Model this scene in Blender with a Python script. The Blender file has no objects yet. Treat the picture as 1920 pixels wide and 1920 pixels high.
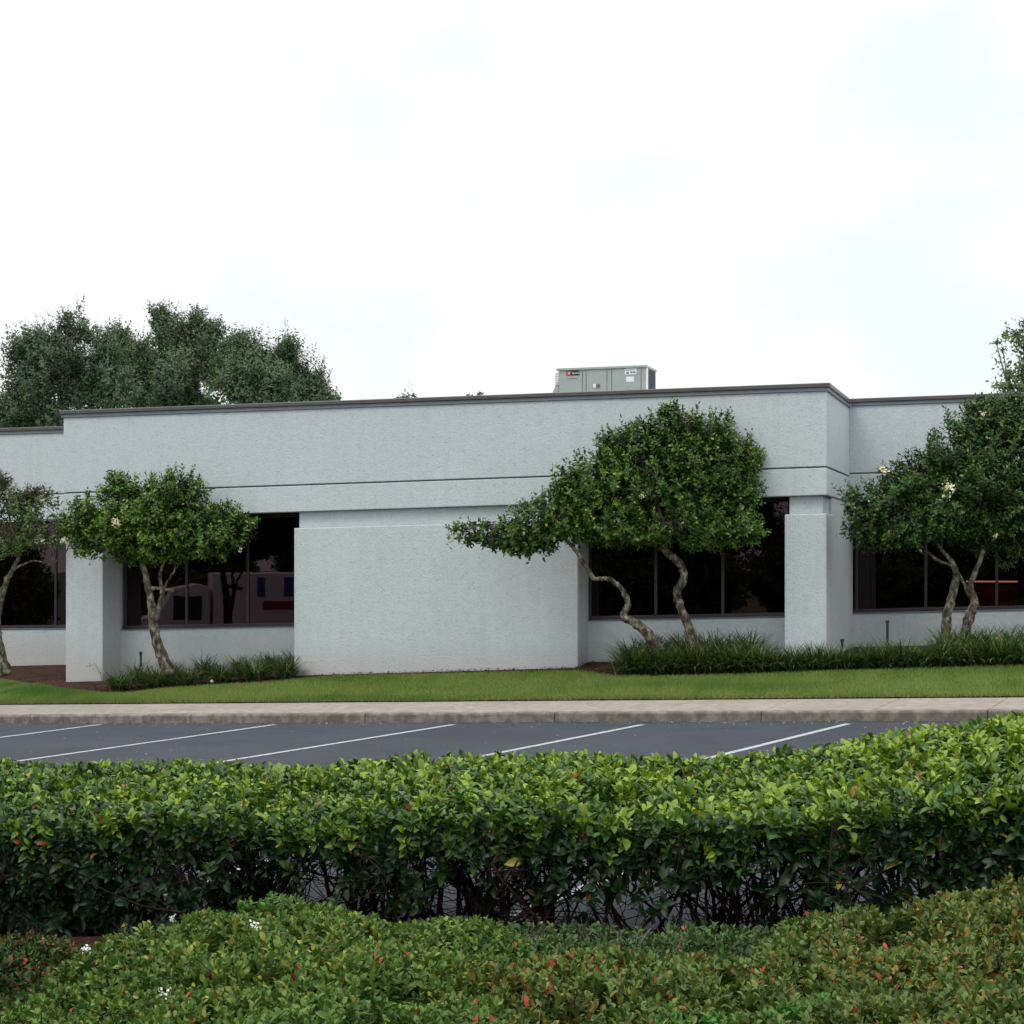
import bpy, bmesh, math
import numpy as np
from mathutils import Vector

SC = bpy.context.scene
COL = SC.collection
R = math.radians

# ---------------------------------------------------------------- camera, world, sun, exposure
FPX = 3400.0            # focal length in pixels of the 1920 px photograph
EYE = 2.25              # eye above the car park
HOR = 1060.0            # horizon row in the photograph
cam_d = bpy.data.cameras.new('camera')
cam = bpy.data.objects.new('camera', cam_d); COL.objects.link(cam)
cam.location = (0, 0, EYE); cam.rotation_euler = (R(90), 0, 0)
cam_d.sensor_width = 36; cam_d.lens = 36 * FPX / 1920
cam_d.shift_y = (HOR - 960) / 1920
cam_d.clip_end = 4000; cam_d.clip_start = 0.1
SC.camera = cam

world = bpy.data.worlds.new('World'); SC.world = world; world.use_nodes = True
wn = world.node_tree; wn.nodes.clear()
def wnode(t, **k):
    n = wn.nodes.new(t)
    for a, b in k.items(): setattr(n, a, b)
    return n
SUN_EL, SUN_AZ = R(55), R(228)      # azimuth clockwise from +Y
wo = wnode('ShaderNodeOutputWorld'); bg = wnode('ShaderNodeBackground')
sky = wnode('ShaderNodeTexSky', sky_type='NISHITA', sun_disc=False)
sky.sun_elevation = SUN_EL; sky.sun_rotation = SUN_AZ; sky.dust_density = 3.0
sc_ = wnode('ShaderNodeVectorMath', operation='SCALE'); sc_.inputs['Scale'].default_value = 1.0
wn.links.new(sky.outputs[0], sc_.inputs[0])
tc = wnode('ShaderNodeTexCoord'); mp = wnode('ShaderNodeMapping')
mp.inputs['Scale'].default_value = (1.0, 1.0, 1.7); mp.inputs['Location'].default_value = (0.43, 0.1, 0.0)
nz = wnode('ShaderNodeTexNoise'); nz.inputs['Scale'].default_value = 6.5; nz.inputs['Detail'].default_value = 5
nz.inputs['Roughness'].default_value = 0.5
rp = wnode('ShaderNodeValToRGB'); rp.color_ramp.elements[0].position = 0.34; rp.color_ramp.elements[0].color = (0.62,)*3 + (1,)
rp.color_ramp.elements[1].position = 0.455; rp.color_ramp.elements[1].color = (1, 1, 1, 1)
mx = wnode('ShaderNodeMixRGB'); mx.inputs[2].default_value = (11.6, 11.9, 12.2, 1)   # cloud
wn.links.new(tc.outputs['Generated'], mp.inputs[0]); wn.links.new(mp.outputs[0], nz.inputs[0])
vd = wnode('ShaderNodeVectorMath', operation='DISTANCE'); wn.links.new(tc.outputs['Generated'], vd.inputs[0]); vd.inputs[1].default_value = (.185, .945, .262)
mr_ = wnode('ShaderNodeMapRange'); mr_.inputs[1].default_value = .02; mr_.inputs[2].default_value = .17; mr_.inputs[3].default_value = .12; mr_.inputs[4].default_value = 0.0
wn.links.new(vd.outputs['Value'], mr_.inputs[0]); su = wnode('ShaderNodeMath', operation='SUBTRACT'); wn.links.new(nz.outputs[0], su.inputs[0]); wn.links.new(mr_.outputs[0], su.inputs[1])
wn.links.new(su.outputs[0], rp.inputs[0]); wn.links.new(rp.outputs[0], mx.inputs[0])
mx2 = wnode('ShaderNodeMixRGB', blend_type='MIX'); mx2.inputs[0].default_value = .92; mx2.inputs[2].default_value = (9.3, 11.7, 11.5, 1)   # thin cloud veil
wn.links.new(sc_.outputs[0], mx2.inputs[1]); wn.links.new(mx2.outputs[0], mx.inputs[1]); sz_ = wnode('ShaderNodeSeparateXYZ'); wn.links.new(tc.outputs['Generated'], sz_.inputs[0])
zr = wnode('ShaderNodeMapRange'); zr.inputs[1].default_value = .30; zr.inputs[2].default_value = 1.0; zr.inputs[3].default_value = 1.0; zr.inputs[4].default_value = 2.1
wn.links.new(sz_.outputs[2], zr.inputs[0]); sc2 = wnode('ShaderNodeVectorMath', operation='SCALE'); wn.links.new(mx.outputs[0], sc2.inputs[0]); wn.links.new(zr.outputs[0], sc2.inputs['Scale'])
wn.links.new(sc2.outputs[0], bg.inputs[0])
bg.inputs[1].default_value = 0.088
wn.links.new(bg.outputs[0], wo.inputs[0])

sun_d = bpy.data.lights.new('sun', 'SUN'); sun_d.energy = 0.8; sun_d.angle = R(20); sun_d.color = (1, 0.97, 0.92)
sun = bpy.data.objects.new('sun', sun_d); COL.objects.link(sun)
sdir = Vector((math.sin(SUN_AZ) * math.cos(SUN_EL), math.cos(SUN_AZ) * math.cos(SUN_EL), math.sin(SUN_EL)))
sun.rotation_euler = sdir.to_track_quat('Z', 'Y').to_euler(); sun.location = (0, 0, 30)

SC.render.engine = 'CYCLES'
SC.view_settings.view_transform = 'Standard'; SC.view_settings.look = 'None'
SC.view_settings.exposure = 0.0; SC.view_settings.gamma = 1.0; SC.view_settings.use_curve_mapping = False
SC.cycles.max_bounces = 8; SC.cycles.transparent_max_bounces = 12; SC.cycles.diffuse_bounces = 4

# ---------------------------------------------------------------- helpers
def tag(o, label=None, cat=None, group=None, kind=None):
    if label: o['label'] = label
    if cat: o['category'] = cat
    if group: o['group'] = group
    if kind: o['kind'] = kind
    return o
def empty(name, loc, label, cat, group=None):
    o = bpy.data.objects.new(name, None); COL.objects.link(o); o.location = loc
    o.empty_display_size = 0.2
    return tag(o, label, cat, group)
def W(px, py, d):
    return np.array([(px - 960) / FPX * d, d, EYE + (HOR - py) / FPX * d])
def unit(v):
    v = np.asarray(v, float); return v / (np.linalg.norm(v, axis=-1, keepdims=True) + 1e-9)

class MB:
    """collects polygons, then becomes ONE mesh object"""
    def __init__(s): s.v = []; s.f = []; s.n = 0; s.c = []
    def add(s, verts, faces, col=None):
        verts = np.asarray(verts, float).reshape(-1, 3); o = s.n
        s.v.append(verts); s.n += len(verts)
        s.f.append([[o + i for i in f] for f in faces])
        if col is not None: s.c.append(np.tile(np.array(list(col) + [1.0]), (len(verts), 1)))
    def box(s, a, b):
        x0, y0, z0 = a; x1, y1, z1 = b
        s.hexa([(x0,y0,z0),(x1,y0,z0),(x1,y1,z0),(x0,y1,z0),(x0,y0,z1),(x1,y0,z1),(x1,y1,z1),(x0,y1,z1)])
    def hexa(s, p):
        s.add(p, [(0,3,2,1),(4,5,6,7),(0,1,5,4),(1,2,6,5),(2,3,7,6),(3,0,4,7)])
    def tube(s, pts, rad, sides=6, cap=True, wob=0.0, rng=None):
        pts = np.asarray(pts, float); rad = np.broadcast_to(np.asarray(rad, float), (len(pts),)).copy()
        n = len(pts); T = np.gradient(pts, axis=0); T = unit(T)
        ref = np.array([0.13, 0.97, 0.2]); ref = ref if abs(T[0] @ ref) < 0.9 else np.array([1.0, 0, 0])
        U = unit(np.cross(T, ref)); V = np.cross(T, U)
        ang = np.linspace(0, 2*math.pi, sides, endpoint=False)
        rr = rad[:, None] * np.ones((1, sides))
        if wob and rng is not None: rr = rr * (1 + wob * rng.normal(size=rr.shape))
        vv = pts[:, None, :] + rr[..., None] * (np.cos(ang)[None, :, None] * U[:, None, :] + np.sin(ang)[None, :, None] * V[:, None, :])
        fs = []
        for i in range(n - 1):
            for j in range(sides):
                k = (j + 1) % sides
                fs.append((i*sides + j, i*sides + k, (i+1)*sides + k, (i+1)*sides + j))
        if cap: fs.append(tuple(range(sides - 1, -1, -1))); fs.append(tuple((n-1)*sides + j for j in range(sides)))
        s.add(vv.reshape(-1, 3), fs)
    def disc(s, c, ax, r, h, sides=24):
        c = np.asarray(c, float); ax = unit(ax)
        s.tube([c - ax*h/2, c + ax*h/2], r, sides)
    def build(s, name, mat, parent=None, smooth=False, bevel=0.0):
        me = bpy.data.meshes.new(name)
        V = np.concatenate(s.v); F = [f for l in s.f for f in l]
        if parent is not None: V = V - np.array(parent_loc(parent))
        me.from_pydata(V.tolist(), [], F)
        return finish(name, me, mat, parent, smooth, np.concatenate(s.c) if s.c else None, bevel)

def parent_loc(p):
    l = np.array(p.location, float)
    if p.parent: l = l + parent_loc(p.parent)
    return l

def finish(name, me, mat, parent, smooth, col=None, bevel=0.0):
    if smooth: me.polygons.foreach_set('use_smooth', [True] * len(me.polygons))
    if col is not None:
        a = me.color_attributes.new('tint', 'FLOAT_COLOR', 'POINT'); a.data.foreach_set('color', col.astype(np.float32).ravel())
    me.update()
    o = bpy.data.objects.new(name, me); COL.objects.link(o)
    me.materials.append(mat)
    if parent is not None: o.parent = parent
    if bevel:
        m = o.modifiers.new('bevel', 'BEVEL'); m.width = bevel; m.segments = 2; m.limit_method = 'ANGLE'; m.angle_limit = R(50)
    return o

def mesh_np(name, V, faces, mat, parent=None, col=None, smooth=True):
    """V (N,3); faces: (M,k) int array or list of such arrays"""
    if not isinstance(faces, list): faces = [faces]
    me = bpy.data.meshes.new(name)
    if parent is not None: V = V - np.array(parent_loc(parent))
    idx = np.concatenate([f.ravel() for f in faces]); tot = np.concatenate([np.full(len(f), f.shape[1]) for f in faces])
    start = np.concatenate([[0], np.cumsum(tot)[:-1]])
    me.vertices.add(len(V)); me.vertices.foreach_set('co', V.astype(np.float32).ravel())
    me.loops.add(len(idx)); me.loops.foreach_set('vertex_index', idx.astype(np.int32))
    me.polygons.add(len(tot)); me.polygons.foreach_set('loop_start', start.astype(np.int32))
    me.polygons.foreach_set('loop_total', tot.astype(np.int32))
    me.update(calc_edges=True); me.validate()
    return finish(name, me, mat, parent, smooth, col)

# leaf templates: (along, across, lift), quads/tris
def template(detail, fold=0.18, droop=0.25):
    if detail == 2:
        st = [(0, 0), (.22, .30), (.52, .50), (.80, .38), (1, 0)]
    elif detail == 1:
        st = [(0, 0), (.35, .42), (.72, .46), (1, 0)]
    else:
        st = [(0, 0), (.58, .5), (1, 0)]
    v = []; rows = []
    for a, w in st:
        z = -droop * a * a
        if w == 0: rows.append([len(v)]); v.append((a, 0, z))
        else:
            rows.append([len(v), len(v)+1, len(v)+2])
            v += [(a, -w, z + fold*w), (a, 0, z), (a, w, z + fold*w)]
    tris = []; quads = []
    for r0, r1 in zip(rows[:-1], rows[1:]):
        if len(r0) == 1: tris += [(r0[0], r1[0], r1[1]), (r0[0], r1[1], r1[2])]
        elif len(r1) == 1: tris += [(r0[0], r1[0], r0[1]), (r0[1], r1[0], r0[2])]
        else: quads += [(r0[0], r1[0], r1[1], r0[1]), (r0[1], r1[1], r1[2], r0[2])]
    return np.array(v, float), np.array(tris, int), np.array(quads, int).reshape(-1, 4)

def leaf_mesh(name, P, D, N, L, Wd, C, mat, parent, detail=1, fold=0.18, droop=0.25):
    tv, tt, tq = template(detail, fold, droop); n = len(P); k = len(tv)
    D = unit(D); S = unit(np.cross(D, N)); N = np.cross(S, D)
    V = P[:, None, :] + L[:, None, None] * (tv[None, :, 0:1] * D[:, None, :] + tv[None, :, 2:3] * N[:, None, :]) \
        + Wd[:, None, None] * tv[None, :, 1:2] * S[:, None, :]
    off = (np.arange(n) * k)[:, None, None]
    faces = [(tt[None] + off).reshape(-1, 3)]
    if len(tq): faces.append((tq[None] + off).reshape(-1, 4))
    col = np.repeat(np.concatenate([C, np.ones((n, 1))], 1), k, axis=0)
    return mesh_np(name, V.reshape(-1, 3), faces, mat, parent, col, smooth=detail > 0)

def shoots(T, A, nl, step, L, o0, o1, rng, opposite=False, jit=0.25):
    """leaves set around shoots ending at T with axis A; returns P,D,N,Lj,rank(0 tip..1)"""
    A = unit(A); n = len(T)
    ref = unit(rng.normal(size=(n, 3))); U = unit(np.cross(A, ref)); V = np.cross(A, U)
    out = [[], [], [], [], []]; a0 = rng.uniform(0, 6.28, n)
    for j in range(nl):
        f = j / max(1, nl - 1)
        if opposite: az = a0 + (j // 2) * math.pi / 2 + (j % 2) * math.pi
        else: az = a0 + j * 2.4
        az = az + rng.normal(0, jit, n)
        op = o0 + (o1 - o0) * f + rng.normal(0, jit, n)
        Rv = np.cos(az)[:, None] * U + np.sin(az)[:, None] * V
        D = A * np.cos(op)[:, None] + Rv * np.sin(op)[:, None]
        N = A * np.sin(op)[:, None] - Rv * np.cos(op)[:, None]
        lev = (j // 2) if opposite else j
        out[0].append(T - A * (step * lev)); out[1].append(D); out[2].append(N + rng.normal(0, .2, (n, 3)))
        out[3].append(L * (0.62 + 0.38 * min(1, f * 2.0)) * rng.uniform(.75, 1.15, n)); out[4].append(np.full(n, f))
    return [np.concatenate(o) for o in out]

class Noise:
    def __init__(s, seed, f, n=9):
        r = np.random.default_rng(seed); s.k = unit(r.normal(size=(n, 3))) * f * r.uniform(.5, 1.8, (n, 1)); s.p = r.uniform(0, 6.28, n); s.n = n
    def __call__(s, P): return np.sin(P @ s.k.T + s.p).sum(1) / math.sqrt(s.n / 2)    # about N(0,1)

def catmull(pts, m=5):
    p = np.asarray(pts, float); q = np.vstack([2*p[0]-p[1], p, 2*p[-1]-p[-2]]); out = []
    for i in range(1, len(q) - 2):
        for t in np.linspace(0, 1, m, endpoint=False):
            a, b, c, d = q[i-1], q[i], q[i+1], q[i+2]
            out.append(0.5*((2*b) + (-a+c)*t + (2*a-5*b+4*c-d)*t*t + (-a+3*b-3*c+d)*t**3))
    out.append(p[-1]); return np.array(out)

# ---------------------------------------------------------------- materials
class NT:
    def __init__(s, name):
        s.m = bpy.data.materials.new(name); s.m.use_nodes = True; s.t = s.m.node_tree
        s.b = s.t.nodes['Principled BSDF']; s.out = s.t.nodes['Material Output']
    def n(s, t, ins=None, **k):
        n = s.t.nodes.new(t)
        for a, b in k.items(): setattr(n, a, b)
        for a, b in (ins or {}).items(): n.inputs[a].default_value = b
        return n
    def l(s, a, b): s.t.links.new(a, b)
    def coord(s, scale=(1, 1, 1)):
        c = s.n('ShaderNodeTexCoord'); m = s.n('ShaderNodeMapping'); m.inputs['Scale'].default_value = scale
        s.l(c.outputs['Object'], m.inputs[0]); return m.outputs[0]
    def noise(s, vec, scale, detail=4, rough=.55):
        n = s.n('ShaderNodeTexNoise', {'Scale': scale, 'Detail': detail, 'Roughness': rough}); s.l(vec, n.inputs['Vector']); return n.outputs[0]
    def ramp(s, fac, stops):
        r = s.n('ShaderNodeValToRGB'); e = r.color_ramp.elements
        while len(e) < len(stops): e.new(0.5)
        for x, (p, c) in zip(e, stops): x.position = p; x.color = (tuple(c) + (1,)) if len(c) == 3 else c
        s.l(fac, r.inputs[0]); return r.outputs[0]
    def mix(s, fac, a, b, mode='MIX'):
        m = s.n('ShaderNodeMixRGB', blend_type=mode)
        for i, v in ((0, fac), (1, a), (2, b)):
            if hasattr(v, 'links'): s.l(v, m.inputs[i])
            else: m.inputs[i].default_value = v if i == 0 else (tuple(v) + (1,))
        return m.outputs[0]
    def bump(s, h, strength, dist):
        b = s.n('ShaderNodeBump', {'Strength': strength, 'Distance': dist}); s.l(h, b.inputs['Height']); s.l(b.outputs[0], s.b.inputs['Normal']); return b
    def rough(s, r, spec=None):
        s.b.inputs['Roughness'].default_value = r
        if spec is not None: s.b.inputs['Specular IOR Level'].default_value = spec
    def col(s, c):
        if hasattr(c, 'links'): s.l(c, s.b.inputs['Base Color'])
        else: s.b.inputs['Base Color'].default_value = tuple(c) + (1,)

def plain(name, c, r=.5, metal=0, spec=.5, var=0.12, sc=6):
    t = NT(name); v = t.coord(); n = t.noise(v, sc, 5)
    t.col(t.ramp(n, [(.3, [x*(1-var) for x in c]), (.7, [min(1, x*(1+var)) for x in c])]))
    t.rough(r, spec); t.b.inputs['Metallic'].default_value = metal
    return t.m

def stucco():
    t = NT('pale_stucco'); v = t.coord()
    big = t.noise(v, .55, 5); mid = t.noise(v, 7, 5, .6); fine = t.noise(v, 42, 3, .7)
    c = t.ramp(big, [(.3, (.52, .57, .585)), (.7, (.585, .635, .655))])
    c = t.mix(0.55, c, t.ramp(mid, [(.30, (.48, .535, .555)), (.5, (.55, .605, .62)), (.75, (.58, .64, .66))]))
    sp = t.ramp(t.noise(v, 34, 3, .75), [(.33, (.50,)*3), (.43, (1,)*3)])
    c = t.mix(.6, c, sp, 'MULTIPLY')
    vs = t.coord((5.0, 5.0, .22)); st = t.noise(vs, 1.0, 4, .5)
    c = t.mix(.09, c, t.ramp(st, [(.35, (.62, .64, .63)), (.58, (1, 1, 1))]), 'MULTIPLY')
    # splash dirt along the foot of the wall
    g = t.n('ShaderNodeNewGeometry'); sx = t.n('ShaderNodeSeparateXYZ'); t.l(g.outputs['Position'], sx.inputs[0])
    mr = t.n('ShaderNodeMapRange', {1: 0.25, 2: 0.95, 3: 1.0, 4: 0.0}); t.l(sx.outputs[2], mr.inputs[0])
    mu = t.n('ShaderNodeMath', operation='MULTIPLY'); t.l(mr.outputs[0], mu.inputs[0]); t.l(mid, mu.inputs[1])
    c = t.mix(mu.outputs[0], c, (.48, .42, .37))
    t.col(c); t.rough(.9, .2)
    h = t.mix(.5, fine, t.noise(v, 24, 3)); t.bump(h, .8, .016)
    return t.m

def leafmat(name, rough=.42, trans=.22, spec=.5):
    t = NT(name); a = t.n('ShaderNodeVertexColor', layer_name='tint')
    v = t.coord(); n = t.noise(v, 35, 2)
    c = t.mix(.5, a.outputs[0], t.ramp(n, [(.3, (.75,)*3), (.7, (1.15,)*3)]), 'MULTIPLY')
    t.col(c); t.rough(rough, spec)
    tr = t.n('ShaderNodeBsdfTranslucent'); g = t.mix(1.0, c, (1.25, 1.3, .55), 'MULTIPLY'); t.l(g, tr.inputs[0])
    mxs = t.n('ShaderNodeMixShader', {0: trans}); t.l(t.b.outputs[0], mxs.inputs[1]); t.l(tr.outputs[0], mxs.inputs[2]); t.l(mxs.outputs[0], t.out.inputs[0])
    return t.m

def bark(name, c0, c1, c2, sc=9):
    t = NT(name); v = t.coord((1, 1, .6)); n = t.noise(v, sc, 6, .65)
    t.col(t.ramp(n, [(.36, c0), (.5, c1), (.64, c2)])); t.rough(.9, .2); t.bump(t.noise(v, sc*2.2, 5), .8, .03); return t.m

def asphalt():
    t = NT('asphalt'); v = t.coord(); big = t.noise(v, .35, 5, .6); fine = t.noise(v, 90, 3, .7); st = t.noise(v, 1.7, 5, .65)
    c = t.ramp(big, [(.3, (.026, .029, .040)), (.7, (.040, .044, .058))])
    c = t.mix(.5, c, t.ramp(st, [(.32, (.62,)*3), (.5, (1,)*3), (.75, (1.25, 1.2, 1.15))]), 'MULTIPLY')
    c = t.mix(t.ramp(fine, [(.66, (0,)*3), (.74, (.55,)*3)]), c, (.22, .22, .24))
    t.col(c); t.rough(.82, .35); t.bump(fine, .6, .006); return t.m

def concrete(name, c0, c1, dirt, amt=.5):
    t = NT(name); v = t.coord(); a = t.noise(v, .8, 6, .65); b = t.noise(v, 7, 5, .6); f = t.noise(v, 70, 3)
    c = t.ramp(a, [(.3, c0), (.7, c1)])
    c = t.mix(t.ramp(b, [(.42, (amt,)*3), (.62, (0,)*3)]), c, dirt)
    c = t.mix(.3, c, t.ramp(f, [(.3, (.7,)*3), (.7, (1.2,)*3)]), 'MULTIPLY')
    t.col(c); t.rough(.9, .25); t.bump(f, .4, .006); return t.m

def mulchmat():
    t = NT('red_brown_mulch'); v = t.coord(); a = t.noise(v, 26, 4, .7); b = t.noise(v, 2, 4)
    c = t.ramp(a, [(.32, (.014, .007, .005)), (.5, (.060, .028, .020)), (.7, (.15, .085, .062))])
    c = t.mix(.5, c, t.ramp(b, [(.35, (.6,)*3), (.65, (1.3,)*3)]), 'MULTIPLY')
    t.col(c); t.rough(.95, .1); t.bump(a, 1.0, .04); return t.m

def lawnmat():
    t = NT('lawn_soil_green'); v = t.coord(); a = t.noise(v, 1.2, 5, .6); b = t.noise(v, 40, 3, .7)
    c = t.ramp(a, [(.3, (.055, .11, .014)), (.7, (.09, .13, .03))])
    c = t.mix(.6, c, t.ramp(b, [(.3, (.45,)*3), (.7, (1.2,)*3)]), 'MULTIPLY')
    t.col(c); t.rough(.95, .1); t.bump(b, .8, .02); return t.m

def paint():
    t = NT('worn_white_paint'); v = t.coord(); a = t.noise(v, 14, 5, .7); b = t.noise(v, 80, 3, .7)
    c = t.ramp(a, [(.30, (.12, .12, .14)), (.46, (.40, .41, .43)), (.8, (.52, .53, .56))])
    c = t.mix(.5, c, t.ramp(b, [(.3, (.6,)*3), (.55, (1,)*3)]), 'MULTIPLY'); t.col(c); t.rough(.7, .3); return t.m

def glassmat():
    t = NT('dark_tinted_glass')
    gl = t.n('ShaderNodeBsdfGlossy', {'Color': (.86, .60, .68, 1), 'Roughness': .012}); tr = t.n('ShaderNodeBsdfTransparent', {'Color': (.30, .19, .19, 1)})
    fr = t.n('ShaderNodeFresnel', {'IOR': 1.5}); v = t.coord(); b = t.n('ShaderNodeBump', {'Strength': .05, 'Distance': .01}); t.l(t.noise(v, 1.3, 2), b.inputs['Height'])
    t.l(b.outputs[0], gl.inputs['Normal'])
    m = t.n('ShaderNodeMixShader'); t.l(fr.outputs[0], m.inputs[0]); t.l(tr.outputs[0], m.inputs[1]); t.l(gl.outputs[0], m.inputs[2]); t.l(m.outputs[0], t.out.inputs[0])
    return t.m

def emis(name, c, s):
    t = NT(name); t.col(c); t.b.inputs['Emission Color'].default_value = tuple(c) + (1,); t.b.inputs['Emission Strength'].default_value = s; return t.m

M = dict(
    stucco=stucco(), asphalt=asphalt(), mulch=mulchmat(), lawn=lawnmat(), paint=paint(), glass=glassmat(),
    kerb=concrete('stained_kerb_concrete', (.20, .175, .15), (.29, .262, .228), (.11, .09, .074), .75),
    walk=concrete('sidewalk_concrete', (.30, .262, .222), (.38, .338, .292), (.20, .165, .13), .55),
    coping=plain('brown_coping_metal', (.10, .092, .086), .35, .3), trim=plain('slate_trim', (.17, .195, .23), .5),
    seam=plain('dark_joint', (.10, .11, .12), .8), frame=plain('bronze_frame', (.050, .042, .046), .4, .4),
    roof=plain('roof_membrane', (.45, .45, .44), .8), inner=plain('dim_office_wall', (.10, .065, .062), .9),
    carpet=plain('office_carpet', (.05, .04, .04), .95), leaf=leafmat('small_tree_leaf', .42, .12, .3), oak=leafmat('oak_leaf', .55, .25),
    hedge=leafmat('hedge_leaf', .42, .14, .38), shrub=leafmat('shrub_leaf', .55, .12, .25), blade=leafmat('grass_blade', .6, .3),
    bark=bark('lichen_bark', (.032, .024, .018), (.095, .078, .058), (.30, .28, .21), 13), bark2=bark('oak_bark', (.06, .05, .045), (.13, .11, .10), (.22, .2, .18)),
    twig=bark('dark_twig', (.010, .006, .005), (.024, .014, .012), (.055, .035, .030), 14), twig2=bark('grey_twig', (.06, .045, .042), (.12, .095, .09), (.22, .19, .18), 14),
    ac=plain('grey_green_steel', (.34, .385, .36), .45, .1, var=.05), acdark=plain('condenser_coil', (.07, .075, .11), .6), white=plain('white_enamel', (.78, .79, .80), .4, var=.04),
    black=plain('black_plastic', (.012, .012, .012), .5), red=plain('red_badge', (.55, .045, .035), .5), redp=plain('red_stripe', (.30, .03, .03), .5),
    blue=plain('blue_panel', (.03, .09, .33), .5), rubber=plain('tyre_rubber', (.02, .02, .02), .85), steel=plain('grey_steel', (.4, .4, .41), .4, .6),
    ink=plain('grey_ink', (.16, .17, .2), .7), blossom=plain('cream_petals', (.75, .70, .45), .7), wflow=plain('white_petals', (.85, .84, .82), .7),
    wood=plain('tan_wood', (.32, .19, .09), .6), card=plain('pale_cardboard', (.5, .36, .33), .8), glowm=emis('warm_glow', (1, .72, .36), 4.5),
    lotlens=plain('amber_lens', (.7, .2, .02), .3), tail=plain('red_lens', (.5, .02, .02), .3))

# ---------------------------------------------------------------- the site: gentle rise to the right
SLOPE = .0377
def lotz(x): return SLOPE * np.clip(x, -30, 20)
B = R(22); KE = np.array([math.cos(B), -math.sin(B)]); KN = np.array([math.sin(B), math.cos(B)]); K0 = np.array([0., 26.])
def kt(x, y):
    q0 = x - K0[0]; q1 = y - K0[1]; return q0*KE[0] + q1*KE[1], q0*KN[0] + q1*KN[1]
def kp(t, m): return K0[0] + t*KE[0] + m*KN[0], K0[1] + t*KE[1] + m*KN[1]
WALKW = 2.12; KH = .14
def zk(t): return lotz(np.asarray(t) * KE[0])
def zland(t, m): return zk(t) + KH + .010*m + .088*np.clip(m - WALKW, 0, 4.2)
def zland_xy(x, y):
    t, m = kt(x, y); return zland(t, m)
def hit(px, py, fn, d0=4., d1=60.):
    u = (px - 960)/FPX; w = (HOR - py)/FPX
    for _ in range(60):
        d = .5*(d0 + d1)
        if EYE + w*d - fn(u*d, d) > 0: d0 = d
        else: d1 = d
    return np.array([u*d, d, EYE + w*d])

def sheet(name, ts, ms, fn, zoff, mat, conv=None):
    V = []; 
    for m in ms:
        for t in ts:
            x, y = conv(t, m) if conv else (t, m); V.append((x, y, float(fn(t, m)) + zoff))
    nt = len(ts); F = [(j*nt+i, j*nt+i+1, (j+1)*nt+i+1, (j+1)*nt+i) for j in range(len(ms)-1) for i in range(nt-1)]
    mb = MB(); mb.add(V, F); return mb.build(name, mat)

gm = plain('distant_ground', (.08, .11, .04), .95, var=.3, sc=.3)
tag(sheet('ground', [-1500, -200, -30, 20, 200, 1500], [-600, -100, 0, 100, 1500], lambda x, y: lotz(x), -.12, gm), kind='structure')
tag(sheet('parking_lot', list(np.linspace(-70, 70, 29)), list(np.linspace(-42, 0, 18)) , lambda t, m: lotz(kp(t, m)[0]), 0, M['asphalt'], kp), kind='structure')
# mulch ground behind the sidewalk, running under the building
tag(sheet('mulch_ground', list(np.linspace(-45, 45, 91)), [WALKW-.03, 3, 4, 5, 6.4, 9, 14, 40], zland, -.012, M['mulch'], kp), kind='structure')

# kerb sections and sidewalk slabs (real open joints over a dark bed)
kb = MB(); wk = MB()
bounds = np.arange(-30, 30.1, 3.0) + .65
for a, b in zip(bounds[:-1], bounds[1:]):
    n = 5; ts = np.linspace(a + .006, b - .006, n)
    prof = [(-.000, -.15), (-.000, KH - .03), (.012, KH - .008), (.035, KH), (.17, KH + .001), (.17, -.15)]
    V = []
    for t in ts:
        for m, z in prof:
            x, y = kp(t, m); V.append((x, y, float(zk(t)) + z))
    p = len(prof); F = [(i*p+j, (i+1)*p+j, (i+1)*p+(j+1) % p, i*p+(j+1) % p) for i in range(n-1) for j in range(p)]
    F += [tuple(range(p)), tuple((n-1)*p + j for j in range(p-1, -1, -1))]
    kb.add(V, F)
for a in np.arange(-30, 30, 1.5) + .65:
    c = []
    for z in (-.12, 0):
        for t, m in ((a+.005, .174), (a+1.495, .174), (a+1.495, WALKW), (a+.005, WALKW)):
            x, y = kp(t, m); c.append((x, y, float(zk(t)) + KH + .010*m + z))
    wk.hexa(c)
tag(kb.build('kerb', M['kerb']), kind='structure')
tag(wk.build('sidewalk', M['walk'], bevel=.006), kind='structure')
tag(sheet('sidewalk_bed', [-30, 0, 30], [.02, 2.1], lambda t, m: zk(t) + .02, 0, M['seam'], kp), kind='structure')

# lawn with its curved bed edge
edge_px = [(-500, 1256), (-260, 1262), (0, 1273), (60, 1283), (120, 1295), (190, 1303), (240, 1303), (300, 1295), (400, 1288), (500, 1283), (560, 1277), (620, 1271), (800, 1267), (1000, 1262), (1085, 1261), (1150, 1270), (1220, 1272), (1400, 1268), (1550, 1262), (1700, 1258), (1920, 1251), (2100, 1246), (2500, 1236)]
et = np.array([kt(*hit(px, py, zland_xy, 20, 45)[:2]) for px, py in edge_px])
def lawn_m(t): return np.interp(t, et[:, 0], et[:, 1])
ts = np.linspace(et[0, 0], et[-1, 0], 260); V = []; rows = 14
for j in range(rows):
    f = j/(rows-1)
    m = WALKW + .012 + (lawn_m(ts) - WALKW - .012)*f; x, y = kp(ts, m)
    V.append(np.stack([x, y, zland(ts, m) + .018], 1))
nt = len(ts); F = np.array([(j*nt+i, j*nt+i+1, (j+1)*nt+i+1, (j+1)*nt+i) for j in range(rows-1) for i in range(nt-1)])
tag(mesh_np('lawn', np.concatenate(V), F, M['lawn']), kind='structure')
rng = np.random.default_rng(3)
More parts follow.
